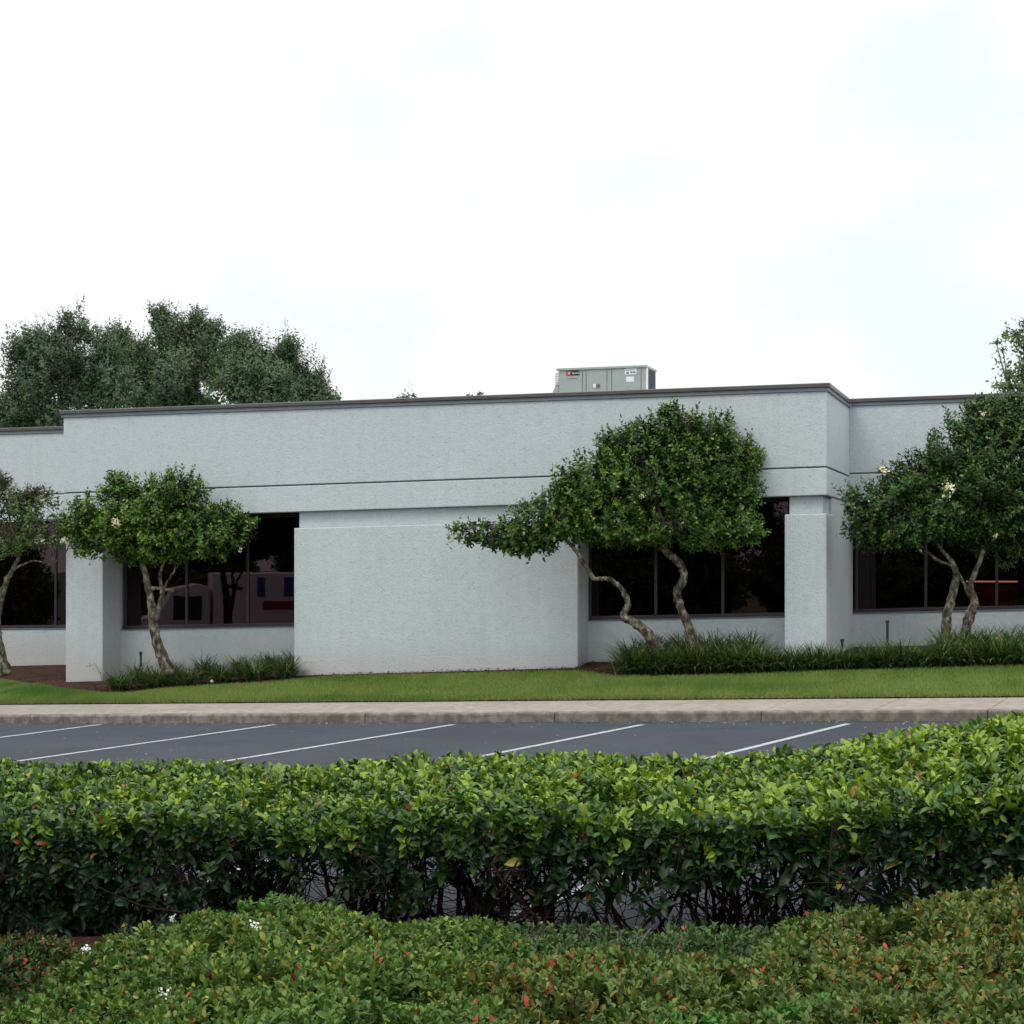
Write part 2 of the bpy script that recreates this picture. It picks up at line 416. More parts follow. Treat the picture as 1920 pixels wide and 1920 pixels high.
def blades(n, t, m, h0, h1, w, cols, name, label, lift=.012):
    x, y = kp(t, m); z = zland(t, m) + lift
    P = np.stack([x, y, z], 1); az = rng.uniform(0, 6.28, n); le = rng.uniform(.05, .75, n)
    D = np.stack([np.cos(az)*np.sin(le), np.sin(az)*np.sin(le), np.cos(le)], 1)
    side = unit(np.cross(D, rng.normal(size=(n, 3)))) * w; h = rng.uniform(h0, h1, n)[:, None]
    V = np.stack([P - side, P + side, P + D*h], 1).reshape(-1, 3)
    F = np.arange(3*n).reshape(-1, 3); return V, F, np.repeat(np.concatenate([cols, np.ones((n, 1))], 1), 3, 0)
n = 185000
t = rng.uniform(-11.5, 11.0, n); m = WALKW - .01 + (lawn_m(t) - WALKW + .03)*rng.uniform(0, 1, n)
x, y = kp(t, m); nz1 = Noise(5, 1.1)(np.stack([x, y*1.6, x*0], 1)); nz2 = Noise(6, 5)(np.stack([x, y, x*0], 1))
k = np.clip(.5 + .28*nz1 + .2*nz2 + rng.normal(0, .22, n), 0, 1)[:, None]
cols = np.array([[.080, .190, .018]])*(1-k) + np.array([[.225, .295, .070]])*k
brown = (rng.uniform(size=n) < np.where(m < WALKW + .12, .5, .05)); cols[brown] = np.array([.20, .15, .07])*rng.uniform(.6, 1.2, (brown.sum(), 1))
V, F, C = blades(n, t, m,   .035, .070, .0055, cols, '', '')
tag(mesh_np('lawn_grass', V, F, M['blade'], None, C, False), 'short green lawn grass between the sidewalk and the planting beds', 'grass', kind='stuff')

# bark chips and dry leaves over the open mulch
n = 9000; t = rng.uniform(-10, 8.2, n); m = lawn_m(t) + rng.uniform(.0, 2.2, n); x, y = kp(t, m)
P = np.stack([x, y, zland(t, m) + .004 + rng.uniform(0, .02, n)], 1); az = rng.uniform(0, 6.28, n)
D = np.stack([np.cos(az), np.sin(az), rng.normal(0, .25, n)], 1); N = np.tile([0, 0, 1.], (n, 1)) + rng.normal(0, .35, (n, 3))
cm = np.array([[.12, .052, .034]])*rng.uniform(.3, 1.7, (n, 1)); cm[rng.uniform(size=n) < .1] = (.34, .25, .17)
tag(leaf_mesh('mulch_chips', P, D, N, rng.uniform(.03, .09, n), rng.uniform(.012, .03, n), cm, M['mulch'], None, 0, 0, .1), 'loose red brown bark chips and dry leaves along the wall', 'mulch', kind='stuff')

# painted stall lines
def stall(pa, pb, wd=.10):
    a = hit(pa[0], pa[1], lambda x, y: lotz(x), 5, 40); b = hit(pb[0], pb[1], lambda x, y: lotz(x), 5, 40)
    d = unit((b - a)[:2]); nn = np.array([-d[1], d[0]])*wd/2; mb = MB(); V = []; k = 14
    for f in np.linspace(0, 1, k):
        p = a[:2] + (b[:2]-a[:2])*f
        for sg in (-1, 1):
            q = p + sg*nn; V.append((q[0], q[1], float(lotz(q[0])) + .004))
    mb.add(V, [(2*i, 2*i+2, 2*i+3, 2*i+1) for i in range(k-1)])
    o = mb.build('stall_line', M['paint']); tag(o, kind='structure'); return o
def ext(a, b, f): return (a[0] + (b[0]-a[0])*f, a[1] + (b[1]-a[1])*f)
for a, b, e in (((190, 1358.5), (0, 1383), 2.4), ((515, 1359), (50, 1425), 1.25), ((850, 1359), (500, 1415), 1.3), ((1205, 1359), (920, 1415), 1.3), ((1590, 1357.5), (1385, 1408), 1.3), ((2010, 1357), (1850, 1400), 1.4)):
    stall(a, ext(a, b, e), .105)
for a, b in (((1330, 1572), (960, 1718)), ((640, 1572), (220, 1704)), ((2010, 1560), (1660, 1740)), ((60, 1572), (-260, 1660))):
    stall(a, b, .105)

n = 1500; t = rng.uniform(-10.5, 9, n); m = -np.abs(rng.exponential(.22, n)) - .01; far = rng.uniform(size=n) < .35; m[far] = rng.uniform(-7, 0, far.sum()); x, y = kp(t, m)
P = np.stack([x, y, lotz(x) + .004 + rng.uniform(0, .006, n)], 1); az = rng.uniform(0, 6.28, n)
cm = np.array([[.34, .28, .22]])*rng.uniform(.3, 1.3, (n, 1))
tag(leaf_mesh('kerb_litter', P, np.stack([np.cos(az), np.sin(az), rng.normal(0, .15, n)], 1), np.tile([0, 0, 1.], (n, 1)) + rng.normal(0, .2, (n, 3)), rng.uniform(.012, .05, n), rng.uniform(.008, .025, n), cm, leafmat('dry_litter', .9, .05), None, 0, 0, .1), 'pale dry leaf crumbs and grit scattered on the asphalt by the kerb', 'litter', kind='stuff')

# ---------------------------------------------------------------- the office building
A = R(16.85); BE = np.array([math.cos(A), -math.sin(A)]); BN = np.array([math.sin(A), math.cos(A)]); F0 = np.array([0., 32.])
def bp(s, o, z): return (F0[0] + s*BE[0] + o*BN[0], F0[1] + s*BE[1] + o*BN[1], z)
def S(px, o):            # position along the facade seen at column px on the plane o metres in
    u = (px - 960)/FPX; q = F0 + o*BN     # q + s*BE = d*(u,1)
    return (u*q[1] - q[0])/(BE[0] - u*BE[1])
def dep(s, o): return F0[1] + s*BE[1] + o*BN[1]
def Zp(px, py, o): return EYE + (HOR - py)/FPX*dep(S(px, o), o)
def zl(pa, pb, o):       # height line along the facade through two measured points
    sa, sb = S(pa[0], o), S(pb[0], o); za, zb = Zp(*pa, o), Zp(*pb, o)
    return lambda s: za + (zb - za)*(s - sa)/(sb - sa)
def off(f, d): return lambda s: f(s) + d
def fb(mb, s0, s1, o0, o1, f0, f1):
    g = [bp(s, o, 0) for s, o in ((s0, o0), (s1, o0), (s1, o1), (s0, o1))]
    ss = (s0, s1, s1, s0)
    mb.hexa([(g[i][0], g[i][1], f0(ss[i])) for i in range(4)] + [(g[i][0], g[i][1], f1(ss[i])) for i in range(4)])
cz = zl((120, 770), (1550, 718), 0); gz = zl((820, 900.5), (1548, 875.4), 0); sz = zl((820, 951), (1545, 928), 0)
nzl = zl((555, 990), (1510, 963.5), .04); silz = zl((233, 1181.5), (1469, 1157), .72); low = lambda s: -1.2
sL, sR = S(119, 0), S(1550, 0); REC = .80
bo = empty('office_building', bp(0, 0, 0), 'low white stucco office building with dark ribbon windows behind the clipped trees', 'building')
def part(mb, name, mat, parent=None, bevel=.012): return mb.build(name, M[mat], parent or bo, bevel=bevel)
GAP = .012
# main fascia: wall above the groove, lower band under it, dark groove backing
mb = MB(); fb(mb, sL, sR, 0, .35, off(gz, GAP), off(cz, -.12)); part(mb, 'parapet_wall', 'stucco')
mb = MB(); fb(mb, sL, sR, .004, .35, sz, off(gz, -GAP)); part(mb, 'fascia_band', 'stucco')
mb = MB(); fb(mb, sL + .03, sR - .03, .03, .34, off(gz, -.03), off(gz, .03)); part(mb, 'groove', 'seam', bevel=0)
# return wall on the right side
sf = lambda s: sz(sR); gf = lambda s: gz(sR); cf = lambda s: cz(sR)
mb = MB(); fb(mb, sR - .34, sR, .353, 3.55, off(gf, GAP), off(cf, -.12)); part(mb, 'return_wall', 'stucco')
mb = MB(); fb(mb, sR - .34, sR - .004, .353, 3.55, sf, off(gf, -GAP)); part(mb, 'return_band', 'stucco')
mb = MB(); fb(mb, sR - .3, sR - .03, .36, 3.5, off(gf, -.03), off(gf, .03)); part(mb, 'groove', 'seam', bevel=0)
mb = MB(); fb(mb, sR - .5, sR - .03, .955, 4.30, low, off(sf, -.003)); part(mb, 'return_pier', 'stucco')
# left return (hidden side) and soffit of the main block
mb = MB(); fb(mb, sL, sL + .3, .353, 3.55, low, off(cz, -.12)); part(mb, 'return_wall', 'stucco')
mb = MB(); fb(mb, sL + .31, sR - .35, .352, 3.4, off(sz, .03), off(sz, .15)); part(mb, 'soffit', 'stucco', bevel=0)
# copings: slate band with brown drip edge on top
def coping(s0, s1, f, o):
    mb = MB(); fb(mb, s0 - .03, s1 + .03, o - .03, o + .42, off(f, -.135), off(f, -.075)); fb(mb, s0 - .02, s1 + .02, o - .018, o + .42, off(f, -.20 + .06), off(f, -.133)); part(mb, 'trim_band', 'trim', bevel=.004)
    mb = MB(); fb(mb, s0 - .06, s1 + .06, o - .06, o + .45, off(f, -.074), f); part(mb, 'coping', 'coping', bevel=.012)
coping(sL, sR, cz, 0)
mb = MB(); fb(mb, sR - .36, sR + .03, .425, 3.36, off(cf, -.14), off(cf, -.0755)); part(mb, 'trim_band', 'trim', bevel=.004)
mb = MB(); fb(mb, sR - .39, sR + .06, .4555, 3.33, off(cf, -.075), off(cf, 0)); part(mb, 'coping', 'coping', bevel=.012)
# piers and the big blank panel, each with a set-back neck
def pier(pa, pb, name, inset=.07, dp=.95):
    s0, s1 = S(pa, .04), S(pb, .04)
    mb = MB(); fb(mb, s0, s1, .04, dp, low, nzl); p = part(mb, name, 'stucco', bevel=.02)
    mb = MB(); fb(mb, s0 + inset, s1 - inset, .12, dp - .02, off(nzl, .0), off(sz, -.003)); part(mb, 'neck', 'stucco', p)
    return s0, s1
p1 = pier(123, 192.5, 'pier'); p2 = pier(551, 1083.6, 'blank_panel'); p3 = pier(1471, 1549.9, 'pier')

def window(s0, s1, o, zb, zt, mull, w=.05):
    mb = MB()
    fb(mb, s0, s1, o - .03, o + .05, zb, off(zb, .065)); fb(mb, s0, s1, o - .03, o + .05, off(zt, -.06), zt)
    for s in mull: fb(mb, s - w/2, s + w/2, o - .026, o + .05, off(zb, .066), off(zt, -.061))
    f = part(mb, 'window', 'frame', bevel=.004)
    for a, b in zip(mull[:-1], mull[1:]):
        m2 = MB(); q = [bp(s, o, z) for s, z in ((a+w/2, zb(a)+.065), (b-w/2, zb(b)+.065), (b-w/2, zt(b)-.06), (a+w/2, zt(a)-.06))]
        q2 = [(x + .008*BN[0], y + .008*BN[1], z) for x, y, z in q]; m2.hexa(q + q2); m2.build('pane', M['glass'], f)
def sillwall(s0, s1, o, zb):
    mb = MB(); fb(mb, s0, s1, o, o + .25, low, off(zb, -.004)); part(mb, 'sill_wall', 'stucco')
    mb = MB(); fb(mb, s0, s1, o - .02, o + .10, off(zb, -.003), off(zb, .014)); part(mb, 'window_sill', 'trim', bevel=.003)
zt = off(sz, -.002)
sillwall(p1[1] - .02, p2[0] + .02, .72, silz); sillwall(p2[1] - .02, p3[0] + .02, .72, silz)
z1 = off(silz, .015)
window(p1[1] + .0, p2[0], REC, z1, zt, [S(236, REC), S(350.5, REC), S(465, REC), S(580, REC) if S(580, REC) < p2[0] else p2[0] - .03])
window(p2[1] + .0, p3[0], REC, z1, zt, [S(1107, REC), S(1230, REC), S(1355.5, REC), p3[0] - .03])
# wings
WO = 3.4
def wing(s0, s1, cw, gw, sw, sil, mulls, piers):
    mb = MB(); fb(mb, s0, s1, WO, WO + .35, off(gw, GAP), off(cw, -.12)); part(mb, 'wing_parapet', 'stucco')
    mb = MB(); fb(mb, s0, s1, WO + .004, WO + .35, sw, off(gw, -GAP)); part(mb, 'fascia_band', 'stucco')
    mb = MB(); fb(mb, s0 + .03, s1 - .03, WO + .03, WO + .34, off(gw, -.03), off(gw, .03)); part(mb, 'groove', 'seam', bevel=0)
    coping(max(s0, sR + .062) if s0 > 0 else s0, min(s1, sL - .062) if s0 < 0 else s1, cw, WO)
    mb = MB(); fb(mb, s0, s1, WO + .352, WO + 1.2, off(sw, .03), off(sw, .15)); part(mb, 'soffit', 'stucco', bevel=0)
    for a, b in piers:
        mb = MB(); fb(mb, a, b, WO + .04, WO + .95, low, off(sw, -.003)); part(mb, 'pier', 'stucco', bevel=.02)
    sillwall(s0, s1, WO + .78, sil); window(s0, s1, WO + .86, off(sil, .015), off(sw, -.002), mulls)
cw = zl((1590, 748), (1920, 736), WO); gw = zl((1590, 888), (1920, 880), WO); sw = zl((1590, 938), (1920, 932), WO); sil = zl((1603, 1150.5), (1920, 1143.5), WO + .78)
rs0 = sR - .06; rs1 = S(2500, WO)
ws = [S(1606, WO+.86) + i*(S(1736, WO+.86) - S(1606, WO+.86)) for i in range(0, 4)]
wing(rs0, rs1, cw, gw, sw, sil, ws + [S(2160, WO+.86), S(2290, WO+.86), S(2420, WO+.86)], [(S(2010, WO), S(2110, WO)), (rs1 - .8, rs1)])
cw = zl((0, 803), (119, 799.5), WO); gw = zl((0, 928), (119, 926), WO); sw = zl((0, 976), (119, 973), WO); sil = zl((0, 1180), (120, 1179), WO + .78)
ls0 = S(-600, WO); ls1 = sL + .06
wl = [S(105, WO+.86) - i*(S(105, WO+.86) - S(-10, WO+.86)) for i in range(-1, 3)][::-1]
wing(ls0, ls1, cw, gw, sw, sil, [S(-590, WO+.86), S(-480, WO+.86), S(-370, WO+.86)] + wl, [(S(-300, WO), S(-210, WO)), (ls0, ls0 + .8)])
# roof, interior shell
roofz = lambda s: 4.0
mb = MB(); fb(mb, sL + .31, sR - .35, .36, 3.45, lambda s: cz(s) - .55, lambda s: cz(s) - .45); fb(mb, ls0, rs1, WO + .36, 22, lambda s: 2.95 + .02*s, lambda s: 3.05 + .02*s); part(mb, 'roof', 'roof', bevel=0)
mb = MB(); fb(mb, ls0, rs1, 8.5, 8.7, low, lambda s: 2.94 + .02*s); part(mb, 'back_wall', 'inner', bevel=0)
mb = MB(); fb(mb, ls0 + .1, rs1 - .1, WO + 1.2, 8.49, lambda s: 2.55 + .02*s, lambda s: 2.62 + .02*s); fb(mb, sL + .32, sR - .52, .87, WO + 1.19, off(sz, -.05), off(sz, .02)); part(mb, 'office_ceiling', 'inner', bevel=0)
mb = MB(); fb(mb, sL + .33, sR - .53, WO + 1.195, WO + 1.32, lambda s: 2.49 + .02*s, off(sz, .12)); fb(mb, ls0 + .12, sL + .28, WO + 1.21, WO + 1.33, lambda s: 2.48 + .02*s, lambda s: 2.94 + .02*s); fb(mb, sR - .5, rs1 - .12, WO + 1.21, WO + 1.33, lambda s: 2.48 + .02*s, lambda s: 2.94 + .02*s); part(mb, 'bulkhead', 'inner', bevel=0)  # added to block daylight leaking in above the office ceiling
mb = MB(); fb(mb, ls0 + .1, rs1 - .1, WO + 1.1, 8.49, lambda s: .1 + .02*s, lambda s: .3 + .02*s); fb(mb, sL + .32, sR - .52, .98, WO + 1.09, lambda s: .1 + .02*s, lambda s: .3 + .02*s); part(mb, 'office_floor', 'carpet', bevel=0)
mb = MB(); fb(mb, ls0, ls0 + .2, WO + .4, 22, low, lambda s: 3.9); fb(mb, rs1 - .2, rs1, WO + .4, 22, low, lambda s: 3.9); fb(mb, ls0, rs1, 22, 22.3, low, lambda s: 3.9); part(mb, 'outer_wall', 'stucco', bevel=0)

# things inside, dimly seen through the glass; some stand in for reflections
def at(px, py, o): s = S(px, o); return np.array(bp(s, o, Zp(px, py, o)))
def fbz(mb, px0, px1, py0, py1, o, th):
    s0, s1 = S(px0, o), S(px1, o); za, zb_ = Zp(px0, py1, o), Zp(px0, py0, o); fb(mb, s0, s1, o, o + th, lambda s: za, lambda s: zb_)
o1 = WO + 1.6
r = empty('office_chair', tuple(at(55, 1175, o1)), 'tall pale office chair seen dimly inside the left wing window', 'chair')
mb = MB(); fbz(mb, 42, 60, 1080, 1150, o1, .08); mb.build('backrest', M['card'], r, bevel=.02)
mb = MB(); fbz(mb, 42, 66, 1150, 1157, o1 - .4, .5); mb.build('seat', M['card'], r, bevel=.02)
mb = MB(); p = at(55, 1157, o1 - .1); mb.tube([p, p - np.array([0, 0, .55])], .03, 8)
for q in range(5): mb.tube([p - np.array([0, 0, .5]), p + np.array([.28*math.cos(q*1.257), .28*math.sin(q*1.257), -.56])], .018, 6)
mb.build('base', M['black'], r)
r = empty('office_desk', tuple(at(95, 1180, o1)), 'low office desk beside the pale chair inside the left wing window', 'desk')
mb = MB(); fbz(mb, 78, 122, 1128, 1132, o1, .6); mb.build('desk_top', M['card'], r, bevel=.004)
mb = MB(); fbz(mb, 88, 106, 1133, 1172, o1 + .05, .5); mb.build('drawer_unit', M['inner'], r, bevel=.004)
for px0, px1, py0, py1, lb in ((1142, 1200, 1140, 1160, 'pale box standing in for a parked car mirrored in the window behind the leaning trunk'), (1372, 1476, 1128, 1152, 'long pale roll standing in for a parked car mirrored in the window beside the right pier')):  # box and roll added in place of mirrored parked cars
    r = empty('reflection_box' if px0 < 1200 else 'reflection_roll', tuple(at(px0, py1, 1.15)), lb, 'box' if px0 < 1200 else 'roll')
    if px0 < 1200:
        mb = MB(); fbz(mb, px0, px1, py0 + 4, py1, 1.15, .4); mb.build('carton', M['card'], r, bevel=.01)
        mb = MB(); fbz(mb, px0 - 2, px1 + 2, py0, py0 + 5, 1.14, .42); mb.build('lid', M['card'], r, bevel=.01)
    else:
        a = at(px0, 1142, 1.4); b = at(px1, 1137, 1.4); mb = MB(); mb.tube([a, b], .085, 14); mb.build('roll', M['card'], r, True); 
        mb = MB(); mb.tube([a - unit(b-a)*.02, a + unit(b-a)*.02], .03, 12); mb.build('core', M['wood'], r)
r = empty('reflection_shelf', tuple(at(1860, 1140, WO + 2.2)), 'made-up wooden shelf with glowing strip standing in for a warm reflection in the right wing window', 'shelf')
mb = MB(); fbz(mb, 1800, 1960, 1082, 1087, WO + 2.1, .35); mb.build('shelf_board', M['wood'], r)
mb = MB(); fbz(mb, 1812, 1908, 1089, 1091.5, WO + 2.1, .03); mb.build('glow_strip', M['glowm'], r)  # added glowing strip imitates a warm reflection in the glass, not a lamp
mb = MB(); fbz(mb, 1822, 1908, 1098, 1140, WO + 2.5, .03); mb.build('back_board', M['wood'], r)
for px in (1803, 1957):
    mb = MB(); fbz(mb, px - 3, px + 3, 1088, 1175, WO + 2.12, .3); mb.build('upright', M['wood'], r)

# ---------------------------------------------------------------- rooftop air conditioner
o1 = 7.0; sa, sb = S(1042, o1), S(1210, o1)
acz = zl((1042, 691), (1210, 684.5), o1); acb = lambda s: 3.12
r = empty('rooftop_air_conditioner', bp((sa+sb)/2, o1 + .5, 3.07), 'grey green rooftop air conditioner behind the parapet', 'air conditioner')
ad = .98
mb = MB(); fb(mb, sa + .07, sb, o1, o1 + ad, acb, off(acz, -.05)); mb.build('cabinet', M['ac'], r, bevel=.008)
mb = MB(); fb(mb, sa + .02, sb + .03, o1 - .03, o1 + ad + .03, off(acz, -.05), acz); mb.build('top_cover', M['ac'], r, bevel=.006)
mb = MB(); fb(mb, sa - .05, sb + .05, o1 - .04, o1 + ad + .04, lambda s: 3.055, lambda s: 3.118); mb.build('roof_curb', M['steel'], r, bevel=.006)
for px in (1092, 1099, 1138, 1147, 1202):
    s = S(px, o1); mb = MB(); fb(mb, s - .007, s + .007, o1 - .006, o1 + .002, off(acb, .01), off(acz, -.055)); mb.build('panel_seam', M['ink'], r)
# left hood with louvres
mb = MB(); s = sa + .07
fb(mb, s - .09, s - .002, o1 + .02, o1 + ad - .02, lambda q: acz(q) - .36, lambda q: acz(q) - .08)
for i in range(6): fb(mb, s - .10, s - .004, o1 - .004, o1 + .016, lambda q, i=i: acz(q) - .12 - .045*i, lambda q, i=i: acz(q) - .10 - .045*i)
mb.build('louvre', M['white'], r)
mb = MB(); zt_ = acz(s) - .30
g = [bp(s - .01, o1 + .02, zt_), bp(s - .01, o1 + ad - .02, zt_), bp(s - .01, o1 + ad - .02, zt_ - .34), bp(s - .01, o1 + .02, zt_ - .34), bp(s - .21, o1 + .02, zt_ - .34), bp(s - .21, o1 + ad - .02, zt_ - .34), bp(s - .05, o1 + .02, zt_), bp(s - .05, o1 + ad - .02, zt_)]
mb.add(g, [(0, 1, 7, 6), (6, 7, 5, 4), (3, 4, 5, 2), (0, 6, 4, 3), (1, 2, 5, 7), (0, 3, 2, 1)]); mb.build('rain_hood', M['ac'], r)
# right end: white corner post, coil, guard post
mb = MB(); fb(mb, sb + .002, sb + .022, o1 + .02, o1 + .18, acb, off(acz, -.055)); mb.build('corner_post', M['white'], r)
mb = MB(); fb(mb, sb + .002, sb + .012, o1 + .2, o1 + ad - .02, acb, off(acz, -.06)); 
for i in range(9): fb(mb, sb + .013, sb + .019, o1 + .22 + .085*i, o1 + .232 + .085*i, acb, off(acz, -.07))
mb.build('coil', M['acdark'], r)
mb = MB(); fb(mb, sb + .002, sb + .10, o1 + .3, o1 + ad, lambda q: 3.12, lambda q: 3.34); mb.build('service_box', M['acdark'], r, bevel=.01)
def plate(px0, px1, py0, py1, mat, name, th=.004, parent=None, lift=0):
    s0, s1 = S(px0, o1), S(px1, o1); mb = MB()
    q = []
    for o in (o1 - .003 - th - lift, o1 - .003 - lift):
        sl = (py1 - py0)
        for s, px, py in ((s0, px0, py1), (s1, px1, py1 - .037*(px1-px0)), (s1, px1, py0 - .037*(px1-px0)), (s0, px0, py0)): q.append(bp(s, o, Zp(px, py, o1)))
    mb.hexa(q); return mb.build(name, M[mat], parent or r)
badge = plate(1062, 1086.5, 695.5, 704.5, 'black', 'badge')
plate(1063, 1070.5, 696.2, 704, 'red', 'emblem', .003, badge, .005)
plate(1065.2, 1068.4, 698.6, 701.6, 'white', 'emblem_ring', .002, badge, .009); plate(1066.2, 1067.4, 699.6, 700.6, 'red', 'emblem_core', .002, badge, .012)
def text(st, px, py, hpx, mat, name, parent, ext_=.002):
    cu = bpy.data.curves.new(name, 'FONT'); cu.body = st; cu.size = hpx/FPX*dep(S(px, o1), o1)*1.35; cu.extrude = ext_
    tmp = bpy.data.objects.new(name + '_tmp', cu); me = bpy.data.meshes.new_from_object(tmp); bpy.data.objects.remove(tmp)
    p = np.array(bp(S(px, o1), o1 - .014, Zp(px, py, o1)))
    co = np.array([v.co for v in me.vertices]); w = p + co[:, 0:1]*np.array([BE[0], BE[1], .03]) + co[:, 1:2]*np.array([0, 0, 1.]) + co[:, 2:3]*np.array([-BN[0], -BN[1], 0])
    w = w - parent_loc(parent)
    me.vertices.foreach_set('co', w.astype(np.float32).ravel()); return finish(name, me, M[mat], parent, False)
text('TRANE', 1072, 702.0, 3.6, 'white', 'lettering', badge)
for i in range(6): plate(1064.5 + 3*i, 1066.5 + 3*i, 709.2 - .11*i, 710.6 - .11*i, 'ink', 'model_line')
st = plate(1172, 1193.5, 691.6, 702.6, 'white', 'sticker')
for a, b, c, d in ((1174, 1180, 693.5, 695), (1181, 1185, 693, 694.2), (1174.5, 1179, 697, 701), (1182, 1186, 696.5, 699.5), (1187, 1191.5, 696.5, 699.5), (1186, 1190, 693, 694)): plate(a, b, c, d, 'ink', 'print', .002, st, .005)
plate(1174, 1189, 706.4, 716.4, 'white', 'notice')
g = plate(1118.5, 1125, 720, 727.5, 'ink', 'control_box', .01); plate(1112, 1117.5, 720, 727, 'white', 'dial', .008)
plate(1120, 1123, 722, 725, 'redp', 'warning_mark', .002, g, .012)

# ---------------------------------------------------------------- garden stakes, litter
for px, py0, py1, lb in ((264, 1222, 1250, 'short thin black stake between the left pier and the trunk'), (1579, 1198, 1232, 'shortest black stake at the foot of the right pier'), (1664, 1163, 1232, 'taller black stake before the right wing wall')):
    d = 31.5 if px < 500 else 29.6; a = W(px, py1, d); b = W(px, py0, d); mb = MB()
    e = empty('garden_stake', tuple(a), lb, 'stake', 'black stakes in the planting beds')
    mb.tube([a, b - np.array([0, 0, .05])], [.018, .022], 8); mb.build('rod', M['black'], e)
    mb = MB(); mb.tube([b - np.array([0, 0, .05]), b - np.array([0, 0, .045]), b], [.022, .032, .03], 10); mb.build('cap', M['black'], e)
p = hit(397, 1284, zland_xy, 20, 45); mb = MB(); rr = np.random.default_rng(1)
V = [(p[0] + .05*math.cos(i*1.05)*rr.uniform(.6, 1.2), p[1] + .05*math.sin(i*1.05)*rr.uniform(.6, 1.2), p[2] + .05 + rr.uniform(0, .03)) for i in range(6)] + [(p[0], p[1], p[2] + .10)] + [(p[0], p[1], p[2] + .02)]
mb.add(V, [(i, (i+1) % 6, 6) for i in range(6)] + [((i+1) % 6, i, 7) for i in range(6)])
tag(mb.build('paper_scrap', M['white']), 'small crumpled white scrap lying on the lawn before the left bed', 'litter')

# ---------------------------------------------------------------- strap-leaf grass clumps along the beds
def clump(seed, nb, L0, L1, name='lilyturf_clump'):
    r_ = np.random.default_rng(seed); n = nb; az = r_.uniform(0, 6.28, n); L = r_.uniform(L0, L1, n); el = r_.uniform(.05, .75, n)
    base = np.stack([r_.normal(0, .06, n), r_.normal(0, .06, n), np.zeros(n) - .02], 1); k = 6; V = []
    for j in range(k):
        f = j/(k-1); th = el + f*r_.uniform(.9, 1.1)*(1.5 + .5*el) * .62
        if j == 0: pos = base.copy()
        else: pos = pos + (L/(k-1))[:, None]*np.stack([np.cos(az)*np.sin(th), np.sin(az)*np.sin(th), np.cos(th)], 1)
        w = .0075*(1 - f**3*.92); sd = np.stack([-np.sin(az), np.cos(az), 0*az], 1)*w
        V += [pos - sd, pos + sd]
    V = np.stack(V, 1).reshape(-1, 3); q = np.array([(2*j, 2*j+1, 2*j+3, 2*j+2) for j in range(k-1)])
    F = (q[None] + (np.arange(n)*2*k)[:, None, None]).reshape(-1, 4)
    c = np.array([[.040, .090, .020]])*r_.uniform(.5, 1.6, (n, 1)); pale = r_.uniform(size=n) < .2; L[pale] *= .72; c[pale] = np.array([.30, .29, .13])*r_.uniform(.5, 1.1, (pale.sum(), 1))
    C = np.repeat(np.concatenate([c, np.ones((n, 1))], 1), 2*k, 0)
    return V, F, C
meshes = []
for sd in range(4):
    V, F, C = clump(20 + sd, 300, .34, .62); o = mesh_np('lilyturf_clump', V, F, M['blade'], None, C, True); meshes.append(o)
rng = np.random.default_rng(11); cl = []
for i, px in enumerate([222, 258, 292, 322, 352, 384, 416, 448, 478, 508, 538, 562]):
    f = i/11; cl.append((px, 1300 - 26*f - (12 if i % 2 else 0), 'L', .95 + .15*rng.uniform()))
xs = [1182, 1210, 1240, 1268, 1298, 1328, 1360, 1392, 1424, 1458, 1492, 1524, 1556, 1590, 1626, 1660, 1696, 1732, 1768, 1802, 1834, 1866, 1898, 1930]
for i, px in enumerate(xs):
    py = 1270 - 18*(px - 1180)/740
    big = 1.25 if px < 1400 else (1.08 if px < 1740 else 1.2)
    cl.append((px, py, 'R', big*rng.uniform(.92, 1.1)))
    if px < 1400 or px > 1740: cl.append((px + 14, py - 14, 'B', big*1.12))
ordn = ['first', 'second', 'third', 'fourth', 'fifth', 'sixth', 'seventh', 'eighth', 'ninth', 'tenth', 'eleventh', 'twelfth', 'thirteenth', 'fourteenth', 'fifteenth', 'sixteenth', 'seventeenth', 'eighteenth', 'nineteenth', 'twentieth', 'twenty-first', 'twenty-second', 'twenty-third', 'twenty-fourth']
cnt = dict(L=0, R=0, B=0); used = set()
for i, (px, py, side, sc) in enumerate(cl):
    p = hit(px, py - 6, zland_xy, 20, 45); k = i % 4; src = meshes[k]
    o = src if k not in used else src.copy()
    if k in used: COL.objects.link(o)
    used.add(k)
    o.location = tuple(p); o.rotation_euler = (0, 0, rng.uniform(0, 6.28)); o.scale = (sc, sc, sc)
    nm = ordn[cnt[side]]; cnt[side] += 1
    where = dict(L='grassy lilyturf clump from the left under the left tree', R='dark lilyturf clump from the left in the front row of the right bed', B='lilyturf clump from the left in the back row of the right bed')[side]
    tag(o, nm + ' ' + where, 'grass clump', 'lilyturf clumps in the left bed' if side == 'L' else 'lilyturf clumps in the right bed')

